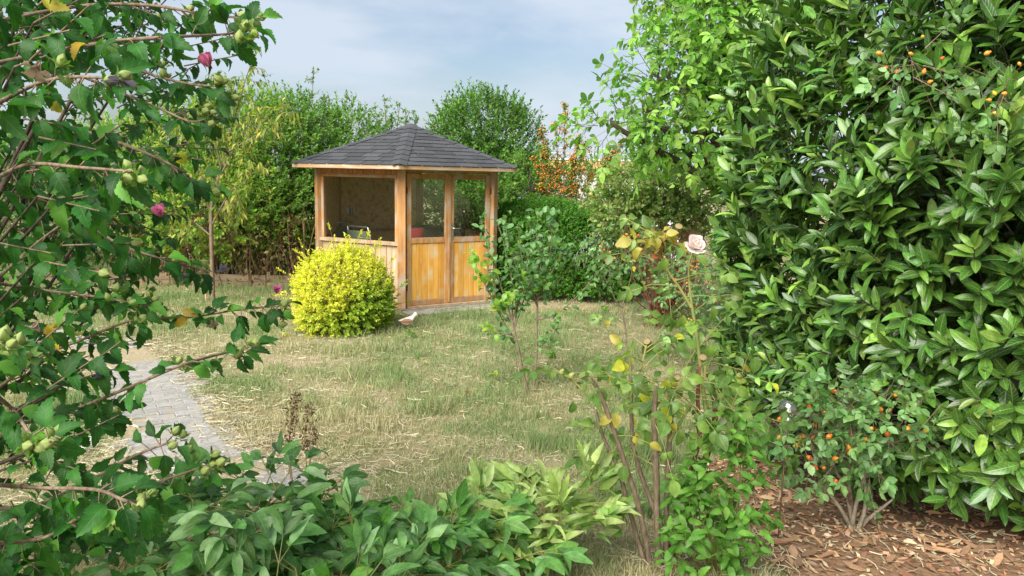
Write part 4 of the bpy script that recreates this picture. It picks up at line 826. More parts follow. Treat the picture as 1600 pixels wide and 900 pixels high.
def gwall():
    a, b = B_(800, 17.5), B_(1060, 17.5); h = at(930, 268, 17.5)[2]; root = thing('white_garden_wall', 'low white rendered wall glimpsed behind the firethorn', 'wall', a); n = 5; l = (b[0]-a[0])/n
    for i in range(n): mesh_obj('panel', box_me('panel', i*l+.01, (i+1)*l-.01, -.06, .06, 0, h-.06, M['white'], .004), parent=root)
    mesh_obj('coping', box_me('coping', -.05, n*l+.05, -.10, .10, h-.058, h, M['concrete'], .01), parent=root)
gwall()
# ================================================================== on the lawn
def golden():
    b = ground(540, 528); b[1] += .55; Y = b[1]; b[2] = 0; root = thing('golden_privet', 'round clipped golden-yellow privet bush in front of the pavilion', 'bush', b)
    els = [E_(537, 464, Y, 68, 64), E_(528, 446, Y, 54, 52), E_(556, 455, Y, 50, 55), E_(505, 477, Y, 36, 42), E_(570, 482, Y, 36, 42), E_(537, 490, Y, 64, 38)]
    n = 2600; P, nn = in_ell(els, n, 14); P = P+nn*(.09*(nz1(P[:, 0]*6+3, P[:, 2]*6+P[:, 1]*5)-.55)+.05*rng.normal(size=n)**2*(rng.random(n) < .25))[:, None]; D = unit(nn+UP*.35+rnd(n)*.35); L = .07+.09*rng.random(n)
    # a few long sprigs that the shears missed
    for px, py in ((470, 428), (478, 405), (512, 372), (545, 366), (560, 360), (578, 358), (595, 378), (482, 418), (600, 395), (530, 375), (500, 392), (553, 372), (588, 372)):
        P = np.concatenate([P, [at(px, py+16, Y+random.uniform(-.2, .2))]]); D = np.concatenate([D, [unit(np.array([random.gauss(0, .2), 0, 1.0]))]]); L = np.concatenate([L, [.08+.08*random.random()]])
    lp, ld, ln, ls = shoot_leaves(P, D, L, 10, .043, .95, -.02, upn=.5, outn=1.2)
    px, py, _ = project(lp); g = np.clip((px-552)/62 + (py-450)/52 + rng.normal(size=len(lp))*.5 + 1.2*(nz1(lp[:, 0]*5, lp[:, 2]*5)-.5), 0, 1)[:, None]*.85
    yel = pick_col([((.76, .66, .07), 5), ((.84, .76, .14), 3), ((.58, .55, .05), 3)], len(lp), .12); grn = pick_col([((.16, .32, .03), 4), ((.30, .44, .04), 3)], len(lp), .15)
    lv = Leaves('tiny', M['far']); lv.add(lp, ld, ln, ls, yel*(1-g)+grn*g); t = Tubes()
    for i in range(45): e = P[rng.integers(n)]; t.add(curve([b+rng.normal(size=3)*np.array([.06, .06, 0]), (b+e)/2+rng.normal(size=3)*.05, e], 6), np.linspace(.012, .003, 6), 4)
    t.lines(P-D*.1, P+D*L[:, None], .0025, .0015); t.build('branches', M['bark'], root); lv.build(root, rest='foliage')
golden()
# little bird figure
def bird():
    b = ground(637, 516); root = thing('bird_figure', 'small white and brown garden bird figure beside the golden privet', 'figurine', b, None, .15)
    M['birdwhite'] = noise_mat('bird_white', (.50, .46, .40), (.68, .64, .58), (40, 40, 40), .7, .2); M['birdbrown'] = noise_mat('bird_brown', (.22, .10, .055), (.34, .17, .09), (60, 60, 60), .7, .3)
    sp_ = [(-.115, .125, .004, .006), (-.085, .12, .016, .018), (-.05, .112, .034, .040), (0, .115, .046, .054), (.04, .13, .045, .052), (.065, .155, .034, .036), (.078, .178, .030, .030), (.092, .198, .031, .030), (.112, .200, .026, .024), (.126, .194, .012, .011), (.130, .192, .001, .001)]
    V = []; sg = 12
    for x, z, ry, rz in sp_:
        for j in range(sg): a = 6.283*j/sg; V.append((x+.25*rz*math.sin(a)*(-1 if x > .05 else 0), ry*math.cos(a), z+rz*math.sin(a)))
    n = len(sp_); F = [(i*sg+j, (i+1)*sg+j, (i+1)*sg+(j+1) % sg, i*sg+(j+1) % sg) for i in range(n-1) for j in range(sg)]
    mesh_obj('body', mesh_np('body', V, [np.array(F)[:, ::-1]], M['birdwhite'], smooth=True), parent=root)
    for s in (-1, 1):
        W = []; 
        for i in range(9):
            t = i/8; x = .045-.16*t; wz = .034*math.sin(math.pi*min(t*1.15+.1, 1))**.7+.001
            for q in (-1, -.4, .4, 1): W.append((x, s*(.049*(1-.75*t**2)*(1-.25*q*q)+.006), .128-.012*t+q*wz*.9))
        mesh_obj('wing', mesh_np('wing', W, [np.array([(i*4+j, i*4+j+1, i*4+j+5, i*4+j+4) for i in range(8) for j in range(3)])], M['birdbrown'], smooth=True), parent=root)
        t = Tubes(); t.add([(.005, s*.02, .07), (.0, s*.022, .03), (.003, s*.022, .0)], .004, 6); t.add([(-.015, s*.022, .004), (.03, s*.026, .004)], .004, 5); t.build('leg', M['birdbrown'], None).parent = root
        e = mesh_obj('eye', lathe_me('eye', [(.0005, -.004), (.004, 0), (.0005, .004)], M['black'], 8), (.108, s*.0245, .208), 0, root)
    t = Tubes(); t.add([(.122, 0, .194), (.145, 0, .182), (.172, 0, .158)], [.009, .006, .0015], 8); t.build('beak', M['darkmetal'], None).parent = root
bird()
# apple sapling with two stems
def sapling():
    b = ground(828, 612); Y = b[1]; root = thing('fruit_sapling', 'young two-stemmed fruit tree with dark leaves standing on the lawn', 'tree', b); P = lambda x, y, dy=0: at(x, y, Y+dy)
    for c, r in (([(826, 612), (816, 575), (808, 535), (800, 500)], .012), ([(833, 610), (838, 560), (839, 510), (840, 470)], .010)):
        t = Tubes(); t.add(curve([b-UP*.02+(P(c[0][0], 612)-P(828, 612))]+[P(x, y) for x, y in c[1:]], 10), np.linspace(r, r*.75, 10), 7); t.build('trunk', M['redbark'] if r > .015 else M['bark'], root)
    br = [[(800, 500), (785, 455), (772, 410), (760, 370), (752, 345)], [(808, 535), (785, 500), (765, 460), (748, 425), (735, 398)], [(800, 500), (800, 440), (790, 390), (778, 350)], [(803, 515), (822, 450), (815, 400), (808, 350)], [(840, 470), (845, 410), (838, 365), (842, 330)], [(840, 470), (860, 430), (875, 400), (888, 385)], [(839, 500), (870, 490), (905, 460), (935, 425), (950, 408)], [(840, 480), (822, 430), (830, 380), (828, 345)], [(805, 525), (780, 520), (760, 515)], [(838, 545), (858, 530), (875, 505)], [(840, 470), (865, 450), (900, 400)], [(800, 500), (775, 470), (765, 440), (770, 400)], [(840, 470), (855, 420), (862, 370), (858, 335)], [(803, 515), (812, 440), (795, 380), (790, 340)], [(840, 480), (832, 440), (850, 400), (870, 360)], [(800, 500), (815, 460), (830, 440), (845, 400)]]
    t = Tubes(); lv = Leaves('rose', M['rose']); dark = [((.115, .23, .075), 5), ((.16, .29, .10), 4), ((.075, .16, .05), 3)]; lime = [((.24, .36, .04), 3), ((.32, .42, .06), 2)]
    for i, c in enumerate(br):
        dy = random.uniform(-.35, .3); p = curve([P(x, y, dy*q/(len(c)-1)) for q, (x, y) in enumerate(c)], 14); t.add(p, np.linspace(.008, .0025, 14), 5)
        for q in range(2, 14):
            for _ in range(2 if len(c) > 3 else 1):
                k = 2; a = p[q]+rng.normal(size=(k, 3))*.022; d = unit(rnd(k)+UP*.35+np.array([0, -.25, 0])); tip = q > 7 and i in (1, 8) or (random.random() < .05)
                lv.add(a+d*.012, d, UP+rnd(k)*.6-np.array([0, .3, 0]), .07*(.7+.5*rng.random(k)), pick_col(lime if tip else dark, k))
    for px, py in ((745, 405), (790, 465), (778, 475), (850, 448), (765, 430), (800, 455)):
        k = 7; a = P(px, py, -.1); lv.add(a+rng.normal(size=(k, 3))*.03, unit(rnd(k)-np.array([0, .3, 0])), UP+rnd(k)*.7-np.array([0, .6, 0]), .075*(.7+.5*rng.random(k)), pick_col(lime, k)); t.lines([P(px, py+12, -.02)], [a], .003, .002)
    t.build('branches', M['bark'], root); lv.build(root, 'leaf', 'foliage', 300)
sapling()
# dry weed stalks by the path
def weed(label, pts, cx):
    b = ground(*pts[0]); Y = b[1]; root = thing('dry_weed', label, 'weed', b, 'dry weed stalks by the path'); t = Tubes(); lv = Leaves('tiny', M['far'])
    for k in range(3):
        c = [(x+random.uniform(-9, 9)*(i > 0), y) for i, (x, y) in enumerate(pts)]; p = curve([b]+[at(x, y, Y+random.uniform(-.05, .05)) for x, y in c[1:]], 12); t.add(p, np.linspace(.0035, .0012, 12), 4)
        for q in range(4, 12):
            for _ in range(3):
                d = unit(rnd(1)+UP*.8)[0]; l = random.uniform(.02, .07); t.lines([p[q]], [p[q]+d*l], .001, .0008); m = 4; lv.add(p[q]+d*l*rng.random((m, 1)), rnd(m)+d, rnd(m), .012+.012*rng.random(m), pick_col([((.12, .06, .035), 3), ((.20, .12, .06), 2)], m))
    t.build('stalk', M['drystem'], root); lv.build(root, rest='seed_heads')
weed('leftmost dry weed stalk beside the end of the path', [(458, 765), (457, 710), (460, 660), (464, 622)], 458)
weed('dry brown weed stalk with dense seed heads right of its neighbour', [(482, 750), (480, 710), (483, 680), (486, 640)], 482)
# low green weed, fallen leaf, stones
def lowweed(label, px, py, n, size, pal):
    b = ground(px, py); root = thing('lawn_weed', label, 'weed', b); t = Tubes(); lv = Leaves('oval', M['soft'])
    for i in range(n):
        d = unit(rnd(1)*.8+UP*1.1)[0]; e = b+d*random.uniform(.05, .12); t.lines([b], [e], .0025, .0015); k = 3; lv.add(e-d*.02*rng.random((k, 1)), unit(rnd(k)+UP*.2), UP+rnd(k)*.4, size*(.7+.5*rng.random(k)), pick_col(pal, k))
    t.build('stem', M['greenstem'], root); lv.build(root, 'leaf', 'foliage', 60)
lowweed('lone lime-green weed sprig on the bare lawn', 768, 597, 5, .05, [((.30, .42, .05), 3), ((.40, .44, .06), 2)])
lowweed('low green weed patch at the foot of the fruit sapling', 862, 560, 8, .06, PAL_LIGHT)
lowweed('small green weed beside the bird figure', 640, 528, 9, .045, PAL_MID)
lowweed('upright weed in front of the clipped hedge', 945, 490, 12, .06, PAL_LIGHT)
def fallen(label, px, py, col, s):
    b = ground(px, py); V, F3, F4, U = SHAPES['rose'][1]; o = link('fallen_leaf', mesh_np('fallen_leaf', V, [F3, F4], M['rose'], np.broadcast_to(col, (len(V), 3)), U, True)); o.location = (b[0], b[1], b[2]+.03); o.scale = (s, s, s); o.rotation_euler = (.35, .2, random.uniform(0, 6)); setp(o, label, 'leaf')
fallen('orange-red fallen leaf lying on the lawn', 736, 620, (.55, .12, .03), .10); fallen('yellow-green fallen leaf higher up on the lawn near the privet', 660, 570, (.42, .40, .12), .07)
M['limestone'] = noise_mat('limestone', (.52, .49, .43), (.72, .69, .63), (14, 14, 14), .9, .5)
def stone(label, px, py, r, seed):
    q = np.random.default_rng(seed); bm = bmesh.new(); bmesh.ops.create_icosphere(bm, subdivisions=2, radius=1)
    for v in bm.verts: v.co *= 1+.22*math.sin(v.co.x*3+seed)*math.cos(v.co.y*4-seed)+.06*q.normal()
    me = bpy.data.meshes.new('stone'); bm.to_mesh(me); bm.free(); me.materials.append(M['limestone']); b = ground(px, py); o = mesh_obj('stone', me, (b[0], b[1], b[2]+r*.35), seed); o.scale = (r*1.2, r, r*.7); setp(o, label, 'stone', 'pale stones by the path')
stone('largest pale stone at the left edge of the path', 168, 668, .075, 3); stone('pale stone low beside the path, nearest the hibiscus twigs', 130, 705, .06, 8); stone('flat pale stone between the other two path stones', 146, 690, .045, 5)
# ================================================================== foreground planting
PAL_LAUREL = [((.056, .15, .018), 5), ((.088, .20, .025), 5), ((.033, .095, .014), 5), ((.17, .30, .04), 1.8)]
def laurel():
    c = np.array([3.34, 4.95, 1.62]); r = np.array([1.72, 1.98, 2.35]); ex = 2.6; root = thing('laurel_hedge', 'huge glossy dark green laurel filling the right side', 'hedge', (3.2, 4.9, 0))
    def samp(n, inner):
        P = np.zeros((0, 3)); Q = np.zeros((0, 3))
        while len(P) < n:
            m = n*3; u = rnd(m)*r; rr = (np.abs(u/r)**ex).sum(1)**(1/ex); s = u/rr[:, None]; nn = unit(np.sign(s)*np.abs(s/r)**(ex-1)/r); p = c+s
            bul = .30*(nz1(p[:, 1]*1.2+p[:, 0]*.8, p[:, 2]*1.3)-.5)+.18*(nz2(p[:, 1]*2.8+p[:, 0]*2, p[:, 2]*2.8)-.5); p = p+nn*(bul-inner*rng.random(m)**.8)[:, None]
            f = (nn*unit(CP-p)).sum(1); k = ((f > -.1) | (rng.random(m) < .12)) & (p[:, 2] > gz(p[:, 0], p[:, 1])+.22) & (p[:, 2] < 4.2)
            dist = np.linalg.norm(p-CP, axis=1); k &= rng.random(m) < np.clip(1.15-(dist-3)*.05, .5, 1)
            P = np.concatenate([P, p[k]]); Q = np.concatenate([Q, nn[k]])
        return P[:n], Q[:n]
    n1 = 2200; P, Q = samp(n1, .28); hgt = np.clip((P[:, 2]-.6)/2.4, 0, 1); far = np.clip((P[:, 1]-3.6)/2.2, 0, 1); D = unit(Q*(.9-.35*far)[:, None]+UP*(.10+1.0*np.maximum(hgt, .55*far))[:, None]+rnd(n1)*.30); L = .14+.13*rng.random(n1)
    lv = Leaves('laurel', M['laurel'])
    for sel, al, up_, on_ in ((far > .45, .8, .45, .7), (far <= .45, 1.05, .7, 1.0)):
        lp, ld, ln, ls = shoot_leaves(P[sel], D[sel], L[sel], 9, .146, al, .06, jitter=.12, upn=up_, outn=on_); lv.add(lp, ld, ln+np.repeat(Q[sel], 9, 0)*.55, ls, pick_col(PAL_LAUREL, len(lp), .22))
    # young upright tips, lighter
    i = rng.choice(n1, 620, replace=False); up = i[(P[i, 2] > 1.0) & (rng.random(620) < .35+.65*far[i])]; tp = P[up]+D[up]*L[up][:, None]*.95; a, b_, c_, d_ = shoot_leaves(tp, unit(D[up]+UP*.7), np.full(len(up), .09), 5, .115, .55, -.1, upn=.3, outn=.2)
    lv.add(a, b_, c_, d_, pick_col([((.18, .34, .05), 3), ((.25, .41, .07), 2), ((.11, .24, .035), 3)], len(a)))
    P2, Q2 = samp(600, .9); D2 = unit(Q2*.6+UP*.2+rnd(600)*.6); a, b_, c_, d_ = shoot_leaves(P2-Q2*.4, D2, np.full(600, .25), 8, .14, 1.1, .1); lv.add(a, b_, c_, d_, pick_col(PAL_LAUREL[:3], len(a)))
    u = rnd(1000)*rng.random((1000, 1))**(1/3)*(r-.75); pv = c+u; pv = pv[pv[:, 2] > .35]; a, b_, c_, d_ = shoot_leaves(pv, rnd(len(pv))*np.array([1, .4, 1]), np.full(len(pv), .35), 8, .17, 1.2, .0); lv.add(a, b_, c_+(CP-a)*.8, d_, pick_col(PAL_LAUREL[:3], len(a)))
    # a few yellowed and dead leaves
    k = rng.choice(n1, 40, replace=False); lv.add(P[k]+D[k]*.12, rnd(40)-UP*.6, rnd(40)-np.array([.4, .6, 0]), .11, pick_col([((.36, .36, .06), 3), ((.33, .16, .05), 1), ((.45, .43, .18), 2)], 40))
    t = Tubes()
    for i in range(46):
        b = np.array([3.2+random.gauss(0, .7), 4.9+random.gauss(0, .8), 0]); j = rng.integers(n1); e = P[j]-Q[j]*.45-UP*.1; t.add(curve([b, (b+e)/2+np.array([.1, .1, .25])+rng.normal(size=3)*.1, e], 9), np.linspace(.03, .006, 9), 6)
    t.build('trunk', M['darkbark'], root); t = Tubes(); t.lines(P-D*.10, P+D*L[:, None], .0035, .0025, 5); t.lines(P2-Q2*.5, P2-Q2*.4+D2*.25, .004, .0025, 4); t.build('branches', M['darkbark'], root)
    lv.build(root, 'leaf', 'foliage', 300)
laurel()
hip_bush('dog_rose', 'dog rose spray with orange hips hanging in the upper right of the laurel', np.array([3.1, 3.9, .25]), [E_(1575, 125, 3.0, 40, 35), E_(1425, 95, 3.1, 30, 25)], 14, 3, .11, PAL_RUG, 18, .010, shoot=.14, tk=.004)
rug = ground(1330, 828)
def rugosa():
    b = rug; Y = b[1]; r = hip_bush('rugosa_rose', 'low rose bush with orange hips on the mulch before the laurel', b, [E_(1330, 650, Y-.1, 75, 38, 50), E_(1265, 680, Y-.1, 50, 36, 45), E_(1385, 685, Y-.15, 52, 38, 45), E_(1310, 705, Y-.1, 50, 34, 40)], 80, 3, .12, PAL_RUG, 46, .014, shoot=.14, n_single=300, tk=.016)
    t = Tubes()
    for c in ([(1335, 830), (1325, 780), (1318, 730)], [(1338, 826), (1370, 800), (1395, 780)], [(1330, 825), (1345, 760), (1372, 690)], [(1332, 828), (1310, 790), (1288, 762)], [(1340, 830), (1352, 790), (1350, 740)]): t.add(curve([at(x, y, Y+random.uniform(-.06, .06)*(i > 0)) for i, (x, y) in enumerate(c)], 10), np.linspace(.014, .005, 10), 6)
    t.build('stem', M['greystem'], r)
rugosa()
# glass ball on a stake in front of the laurel
def ball():
    p = at(1232, 638, 3.35); b = ground(1236, 800); m, t, o = new_mat('clear_ball'); g = N(t, 'ShaderNodeBsdfGlossy'); g.inputs['Roughness'].default_value = .12; g.inputs[0].default_value = (.7, .68, .64, 1); tr = N(t, 'ShaderNodeBsdfTransparent'); tr.inputs[0].default_value = (.7, .7, .68, 1); mx = N(t, 'ShaderNodeMixShader'); mx.inputs[0].default_value = .35; lk(t, tr.outputs[0], mx.inputs[1]); lk(t, g.outputs[0], mx.inputs[2]); lk(t, mx.outputs[0], o.inputs[0])
    z0 = float(gh(p[0], p[1])); root = thing('garden_ball', 'cloudy glass garden ball on a thin stake before the laurel', 'ornament', (p[0], p[1], z0)); rr = .045; h = p[2]-z0
    mesh_obj('globe', lathe_me('globe', [(max(.0005, rr*math.cos(a)), h+rr*math.sin(a)) for a in np.linspace(-1.57, 1.57, 14)], m, 20), parent=root); mesh_obj('collar', lathe_me('collar', [(.012, h-rr-.018), (.014, h-rr+.004), (.006, h-rr+.006)], M['alu'], 10), parent=root); mesh_obj('stake', lathe_me('stake', [(.004, -.05), (.005, h-rr-.016), (.0005, h-rr-.016)], M['darkmetal'], 8), parent=root)
ball()
# ---- the tall rose
PAL_ROSE = [((.135, .22, .04), 5), ((.19, .29, .055), 4), ((.095, .17, .035), 3), ((.36, .38, .05), .45), ((.24, .34, .10), 1.5)]
def petal_me(name, col, cup, w_=1.0):
    V = []; n, m_ = 7, 7; c = []
    for i in range(n):
        for j in range(m_):
            t = i/(n-1); s = j/(m_-1)*2-1; wd = w_*(.16+.62*math.sin(math.pi*min(t*.72+.02, 1)))*(1 if t < .8 else math.cos((t-.8)*4)); a = cup*t*1.5
            V.append((s*wd*.62, math.sin(a)/cup/1.5*.95 if cup else t, (1-math.cos(a))/cup/1.5 + .22*s*s*wd - .10*max(0, t-.75)*4*(.4+abs(s)))); c.append(np.array(col)*(1-.12*(1-t)))
    F = [(i*m_+j, i*m_+j+1, (i+1)*m_+j+1, (i+1)*m_+j) for i in range(n-1) for j in range(m_-1)]
    return mesh_np(name, V, [np.array(F)], M['petal'], np.array(c), smooth=True)
def rose_flower(root, p, axis, size, col=(.90, .80, .75)):
    f = bpy.data.objects.new('flower', None); f.empty_display_size = .02; COL.objects.link(f); f.parent = root; f.matrix_basis = Matrix.Translation(Vector(p)-Vector(root.location)) @ Vector(axis).to_track_quat('Z', 'Y').to_matrix().to_4x4()
    f['label'] = 'open pale pink-white rose bloom'
    mes = [petal_me('petal', col, .75), petal_me('petal', tuple(np.array(col)*np.array([1, .93, .9])), 1.05), petal_me('petal', tuple(np.array(col)*np.array([1.02, 1.05, 1.08])), .45)]
    for ring, (n, tilt, s_) in enumerate(((6, .15, 1.0), (6, .5, .88), (6, .85, .72), (5, 1.15, .55), (4, 1.4, .42))):
        for i in range(n):
            o = bpy.data.objects.new('petal', mes[(i+ring) % 3]); COL.objects.link(o); o.parent = f; a = 6.283*i/n+ring*.5+random.uniform(-.15, .15)
            o.matrix_basis = Matrix.Translation((0, 0, .004*ring)) @ Matrix.Rotation(a, 4, 'Z') @ Matrix.Rotation(tilt+random.uniform(-.12, .12), 4, 'X') @ Matrix.Scale(size*s_*random.uniform(.9, 1.1), 4)
def big_rose():
    b = ground(1035, 895); b[1] += .05; Y = b[1]; root = thing('rose_bush', 'tall leggy rose bush with one pale pink bloom and spent heads', 'rose', b); P = lambda x, y, dy=0: at(x, y, Y+dy)
    t = Tubes(); lv = Leaves('rose', M['rose']); sm = Tubes()
    canes = [([(1030, 905), (1027, 820), (1025, 720), (1022, 650), (1026, 600)], .014, 'a'), ([(1050, 905), (1062, 830), (1085, 760), (1108, 700), (1118, 640), (1108, 585)], .016, 'r'), ([(1110, 700), (1098, 600), (1088, 520), (1080, 470), (1076, 420), (1082, 392)], .009, 'g'), ([(1020, 905), (1000, 800), (975, 720), (955, 660), (935, 610), (920, 590)], .011, 'a'), ([(1015, 905), (990, 820), (965, 730), (945, 690), (930, 640)], .010, 'a'), ([(1040, 905), (1042, 780), (1046, 690), (1048, 640), (1040, 590)], .012, 'a'),
             ([(1055, 905), (1040, 840), (1012, 770), (990, 700), (986, 620), (985, 560)], .011, 'a'), ([(1080, 480), (1062, 450), (1045, 425), (1035, 395)], .006, 'g'), ([(1045, 905), (1060, 800), (1092, 690), (1090, 620), (1095, 570)], .010, 'r'), ([(1108, 700), (1130, 660), (1150, 620), (1162, 575)], .006, 'g'), ([(1046, 690), (1075, 640), (1098, 605), (1102, 572)], .006, 'g'), ([(955, 660), (925, 625), (895, 595), (880, 585)], .005, 'g'), ([(985, 620), (1000, 580), (1010, 540)], .005, 'g'), ([(1022, 650), (1050, 620), (1062, 600)], .005, 'g')]
    base_i = {}
    for c, r, kd in canes:
        dy = random.uniform(-.25, .25) if c[0][1] > 890 else -.05; pts = []
        for i, (x, y) in enumerate(c): pts.append(P(x, y, dy*min(1, (905-y)/300.)))
        p = curve(pts, 22); tb = Tubes(); tb.add(p, np.linspace(r*1.1, r*.7 if kd != 'g' else .003, 22), 7); tb.build('cane', M['bark'] if kd == 'a' else M['redbark'] if kd == 'r' else M['greenstem'], root)
        for q in range(7 if c[0][1] > 890 else 3, 22):
            hgt = p[q][2]
            if random.random() < (.52 if hgt > .75 else .2):
                d = unit(rnd(1)*np.array([1, .8, .5])+UP*.25)[0]; l = random.uniform(.05, .16); e = p[q]+d*l; t.lines([p[q]], [e], .0025, .0016, 5); q_ = compound(np.array([e]), np.array([d-UP*.1]), np.array([UP*.7-np.array([0, .5, 0])+rnd(1)[0]*.5]), np.array([random.uniform(.085, .12)]), random.choice([1, 2, 2]), .54, 1.15, .3)
                cc = pick_col(PAL_ROSE, 1, .2); lv.add(q_[0], q_[1], q_[2], q_[3], np.clip(cc*(1+.12*rng.normal(size=(len(q_[0]), 1))), .01, .8)); t.lines([e], q_[4], .0018, .0012, 4)
    # named big leaves seen against the lawn
    for px, py, s_ in ((1113, 496, .085), (1040, 420, .075), (1110, 555, .08), (1068, 510, .075), (1060, 690, .095), (1165, 650, .09), (1098, 765, .095), (975, 745, .08), (1130, 655, .09), (895, 645, .07), (940, 625, .075), (1100, 700, .085), (1080, 820, .08), (1180, 575, .08), (960, 600, .07), (1010, 690, .075)):
        a = P(px, py-18, -.1); lv.add(a, unit(np.array([[random.gauss(0, .35), -.15, -1.0]])), np.array([[random.gauss(0, .3), -1, .35]]), s_*.9, pick_col(PAL_ROSE[:3], 1))
    # bronze-red young growth by the bloom
    k = 26; a = P(1028, 372, -.06)+rng.normal(size=(k, 3))*np.array([.055, .04, .028]); lv.add(a, unit(rnd(k)-UP*.35), UP+rnd(k)*.7-np.array([0, .5, 0]), .045+.025*rng.random(k), pick_col([((.40, .12, .06), 4), ((.46, .22, .10), 3), ((.28, .20, .07), 2)], k)); t.lines(np.broadcast_to(P(1036, 400, .02), (k, 3)), a, .002, .0012)
    for px, py, cnt in ((1050, 650, 4), (1030, 615, 3)):
        k = cnt; a = P(px, py, -.15)+rng.normal(size=(k, 3))*.03; lv.add(a, unit(rnd(k)*.6-UP), np.array([0, -1, .3])+rnd(k)*.5, .07, pick_col([((.48, .42, .04), 3), ((.36, .36, .05), 2)], k))
    t.build('twigs', M['greenstem'], root, 'stuff'); lv.build(root, 'leaf', 'foliage', 300)
    rose_flower(root, P(1084, 387, -.16), (.15, -.80, .60), .052)
    # spent heads and green hips
    M['sepal'] = noise_mat('spent_head', (.20, .15, .06), (.30, .24, .12), (60, 60, 60), .8, .2); M['hipgreen'] = noise_mat('green_hip', (.26, .30, .08), (.36, .36, .12), (30, 30, 30), .5, .05)
    hm = lathe_me('spent_head', [(.0005, -.9), (.5, -.75), (.8, 0), (.75, .45), (.95, .7), (1.1, .9), (.6, .8), (.3, .95), (.05, .9)], M['sepal'], 9); gm = lathe_me('green_hip', [(.0005, -1), (.55, -.75), (.85, 0), (.6, .7), (.3, .95), (.4, 1.3), (.05, 1.2)], M['hipgreen'], 9)
    for px, py, dy, m_ in ((1098, 561, -.12, hm), (1057, 592, -.12, hm), (1060, 357, .02, hm), (1155, 587, -.05, gm), (893, 587, -.05, gm), (878, 582, -.05, gm), (1012, 536, -.02, hm)):
        o = bpy.data.objects.new(m_.name.split('.')[0], m_); COL.objects.link(o); o.parent = root; o.matrix_basis = orient(P(px, py, dy), unit(np.array([random.gauss(0, .3), -.7, .8])), .015, root.location); 
big_rose()
# ---- bright hibiscus seedling bush at the foot of the rose
def seedling():
    b = ground(1120, 895); b[1] -= .02; Y = b[1]-.1; root = thing('hibiscus_seedling', 'fresh bright green leafy young shrub at the foot of the rose', 'shrub', b); t = Tubes(); lv = Leaves('hibsmall', M['soft'])
    els = [E_(1125, 790, Y, 62, 65), E_(1100, 855, Y-.05, 60, 55), E_(1150, 720, Y, 40, 50), E_(1160, 850, Y, 35, 50)]; P, nn = in_ell(els, 105, 3); D = unit(nn*.5+UP*.7+rnd(105)*.4)
    lp, ld, ln, ls = shoot_leaves(P, D, np.full(105, .11), 5, .062, 1.2, .35, upn=.7, outn=.7); lv.add(lp, ld, ln-np.array([0, .4, 0]), ls, pick_col([((.08, .21, .025), 5), ((.12, .27, .035), 4), ((.06, .14, .02), 3)], len(lp)))
    for i in range(40): e = P[i]; t.add(curve([b+np.array([random.gauss(0, .04), 0, 0]), (b+e)/2+rng.normal(size=3)*.02, e], 6), np.linspace(.005, .002, 6), 5)
    t.lines(P, P+D*.09, .002, .0015); t.build('stem', M['greenstem'], root); lv.build(root, 'leaf', 'foliage', 300)
seedling()
# ---- peonies along the near edge
def peony(label, px, py, Y, nst, height, spread, size, pal, stemmat='palestem', lean=(0, 0), leafy=1.0, slim=False):
    b = B_(px, Y); b[2] = float(gh(b[0], b[1])); root = thing('peony', label, 'peony', b, 'peonies along the near edge of the lawn'); st = Tubes(); t = Tubes(); lv = Leaves('peach' if slim else 'peony', M['peony'])
    for i in range(nst):
        a = 6.283*i/nst+random.uniform(-.3, .3); rr = spread*random.uniform(.35, 1.0); h = height*random.uniform(.75, 1.05)*(1-.25*rr/spread); e = b+np.array([math.cos(a)*rr+lean[0], math.sin(a)*rr+lean[1], h]); p = curve([b+rng.normal(size=3)*np.array([.04, .04, 0]), b*.6+e*.4+UP*h*.18, e], 12); st.add(p, np.linspace(.006, .003, 12), 6)
        for q in (6, 8, 10, 11):
            if random.random() > leafy: continue
            d = unit(np.array([math.cos(a), math.sin(a), .25])*.7+rnd(1)[0]*np.array([1, 1, .3])); l = random.uniform(.10, .20); f = p[q]+d*l*.6+UP*.03; t.lines([p[q]], [f], .003, .002, 5)
            for s in (-1, 0, 1):     # three branches of three leaflets
                X = np.cross(d, UP); dd = unit(d+s*X*.9+rnd(1)[0]*.2); g = f+dd*(.06 if s else .09); t.lines([f], [g], .002, .0015, 4)
                for s2 in (-1, 0, 1):
                    d3 = unit(dd+s2*np.cross(dd, UP)*.75+rnd(1)[0]*.25+UP*(.55 if slim else -.12)); lv.add(g, d3, UP*.8-np.array([0, .55, 0])+rnd(1)[0]*.5, size*random.uniform(.75, 1.15)*(1 if s2 == 0 else .85)*(1.25 if slim else 1), pick_col(pal, 1, .18))
    st.build('stem', M[stemmat], root); t.build('leaf_stalks', M['greenstem'], root, 'stuff'); lv.build(root, 'leaf', 'foliage', 300); return root
PAL_P = [((.12, .27, .07), 5), ((.18, .35, .105), 4), ((.07, .16, .04), 4), ((.29, .43, .19), 2.5)]
PAL_PD = [((.09, .23, .045), 5), ((.135, .30, .06), 4), ((.055, .14, .03), 4), ((.22, .37, .12), 1.5)]
PAL_PY = [((.25, .34, .08), 5), ((.32, .41, .12), 4), ((.18, .27, .06), 3)]
peony('broad pale-leaved peony at the lower left edge of the path', 350, 0, 2.60, 10, .46, .32, .13, PAL_P)
peony('peony half hidden under the hibiscus in the bottom left corner', 150, 0, 2.30, 9, .38, .38, .12, PAL_P)
peony('dark green peony in the middle of the bottom edge', 560, 0, 2.58, 11, .26, .36, .12, PAL_PD)
peony('dense peony with drooping leaves right of the bottom centre', 700, 0, 2.62, 11, .27, .34, .115, PAL_PD+PAL_P[:1])
peony('low peony nearest the camera below the dark ones', 470, 0, 2.2, 9, .30, .34, .12, PAL_P)
peony('yellowish green peony with pale bare stalks left of the rose', 885, 0, 2.95, 10, .33, .18, .10, PAL_PY, 'palestem', (0, 0), .8, True)
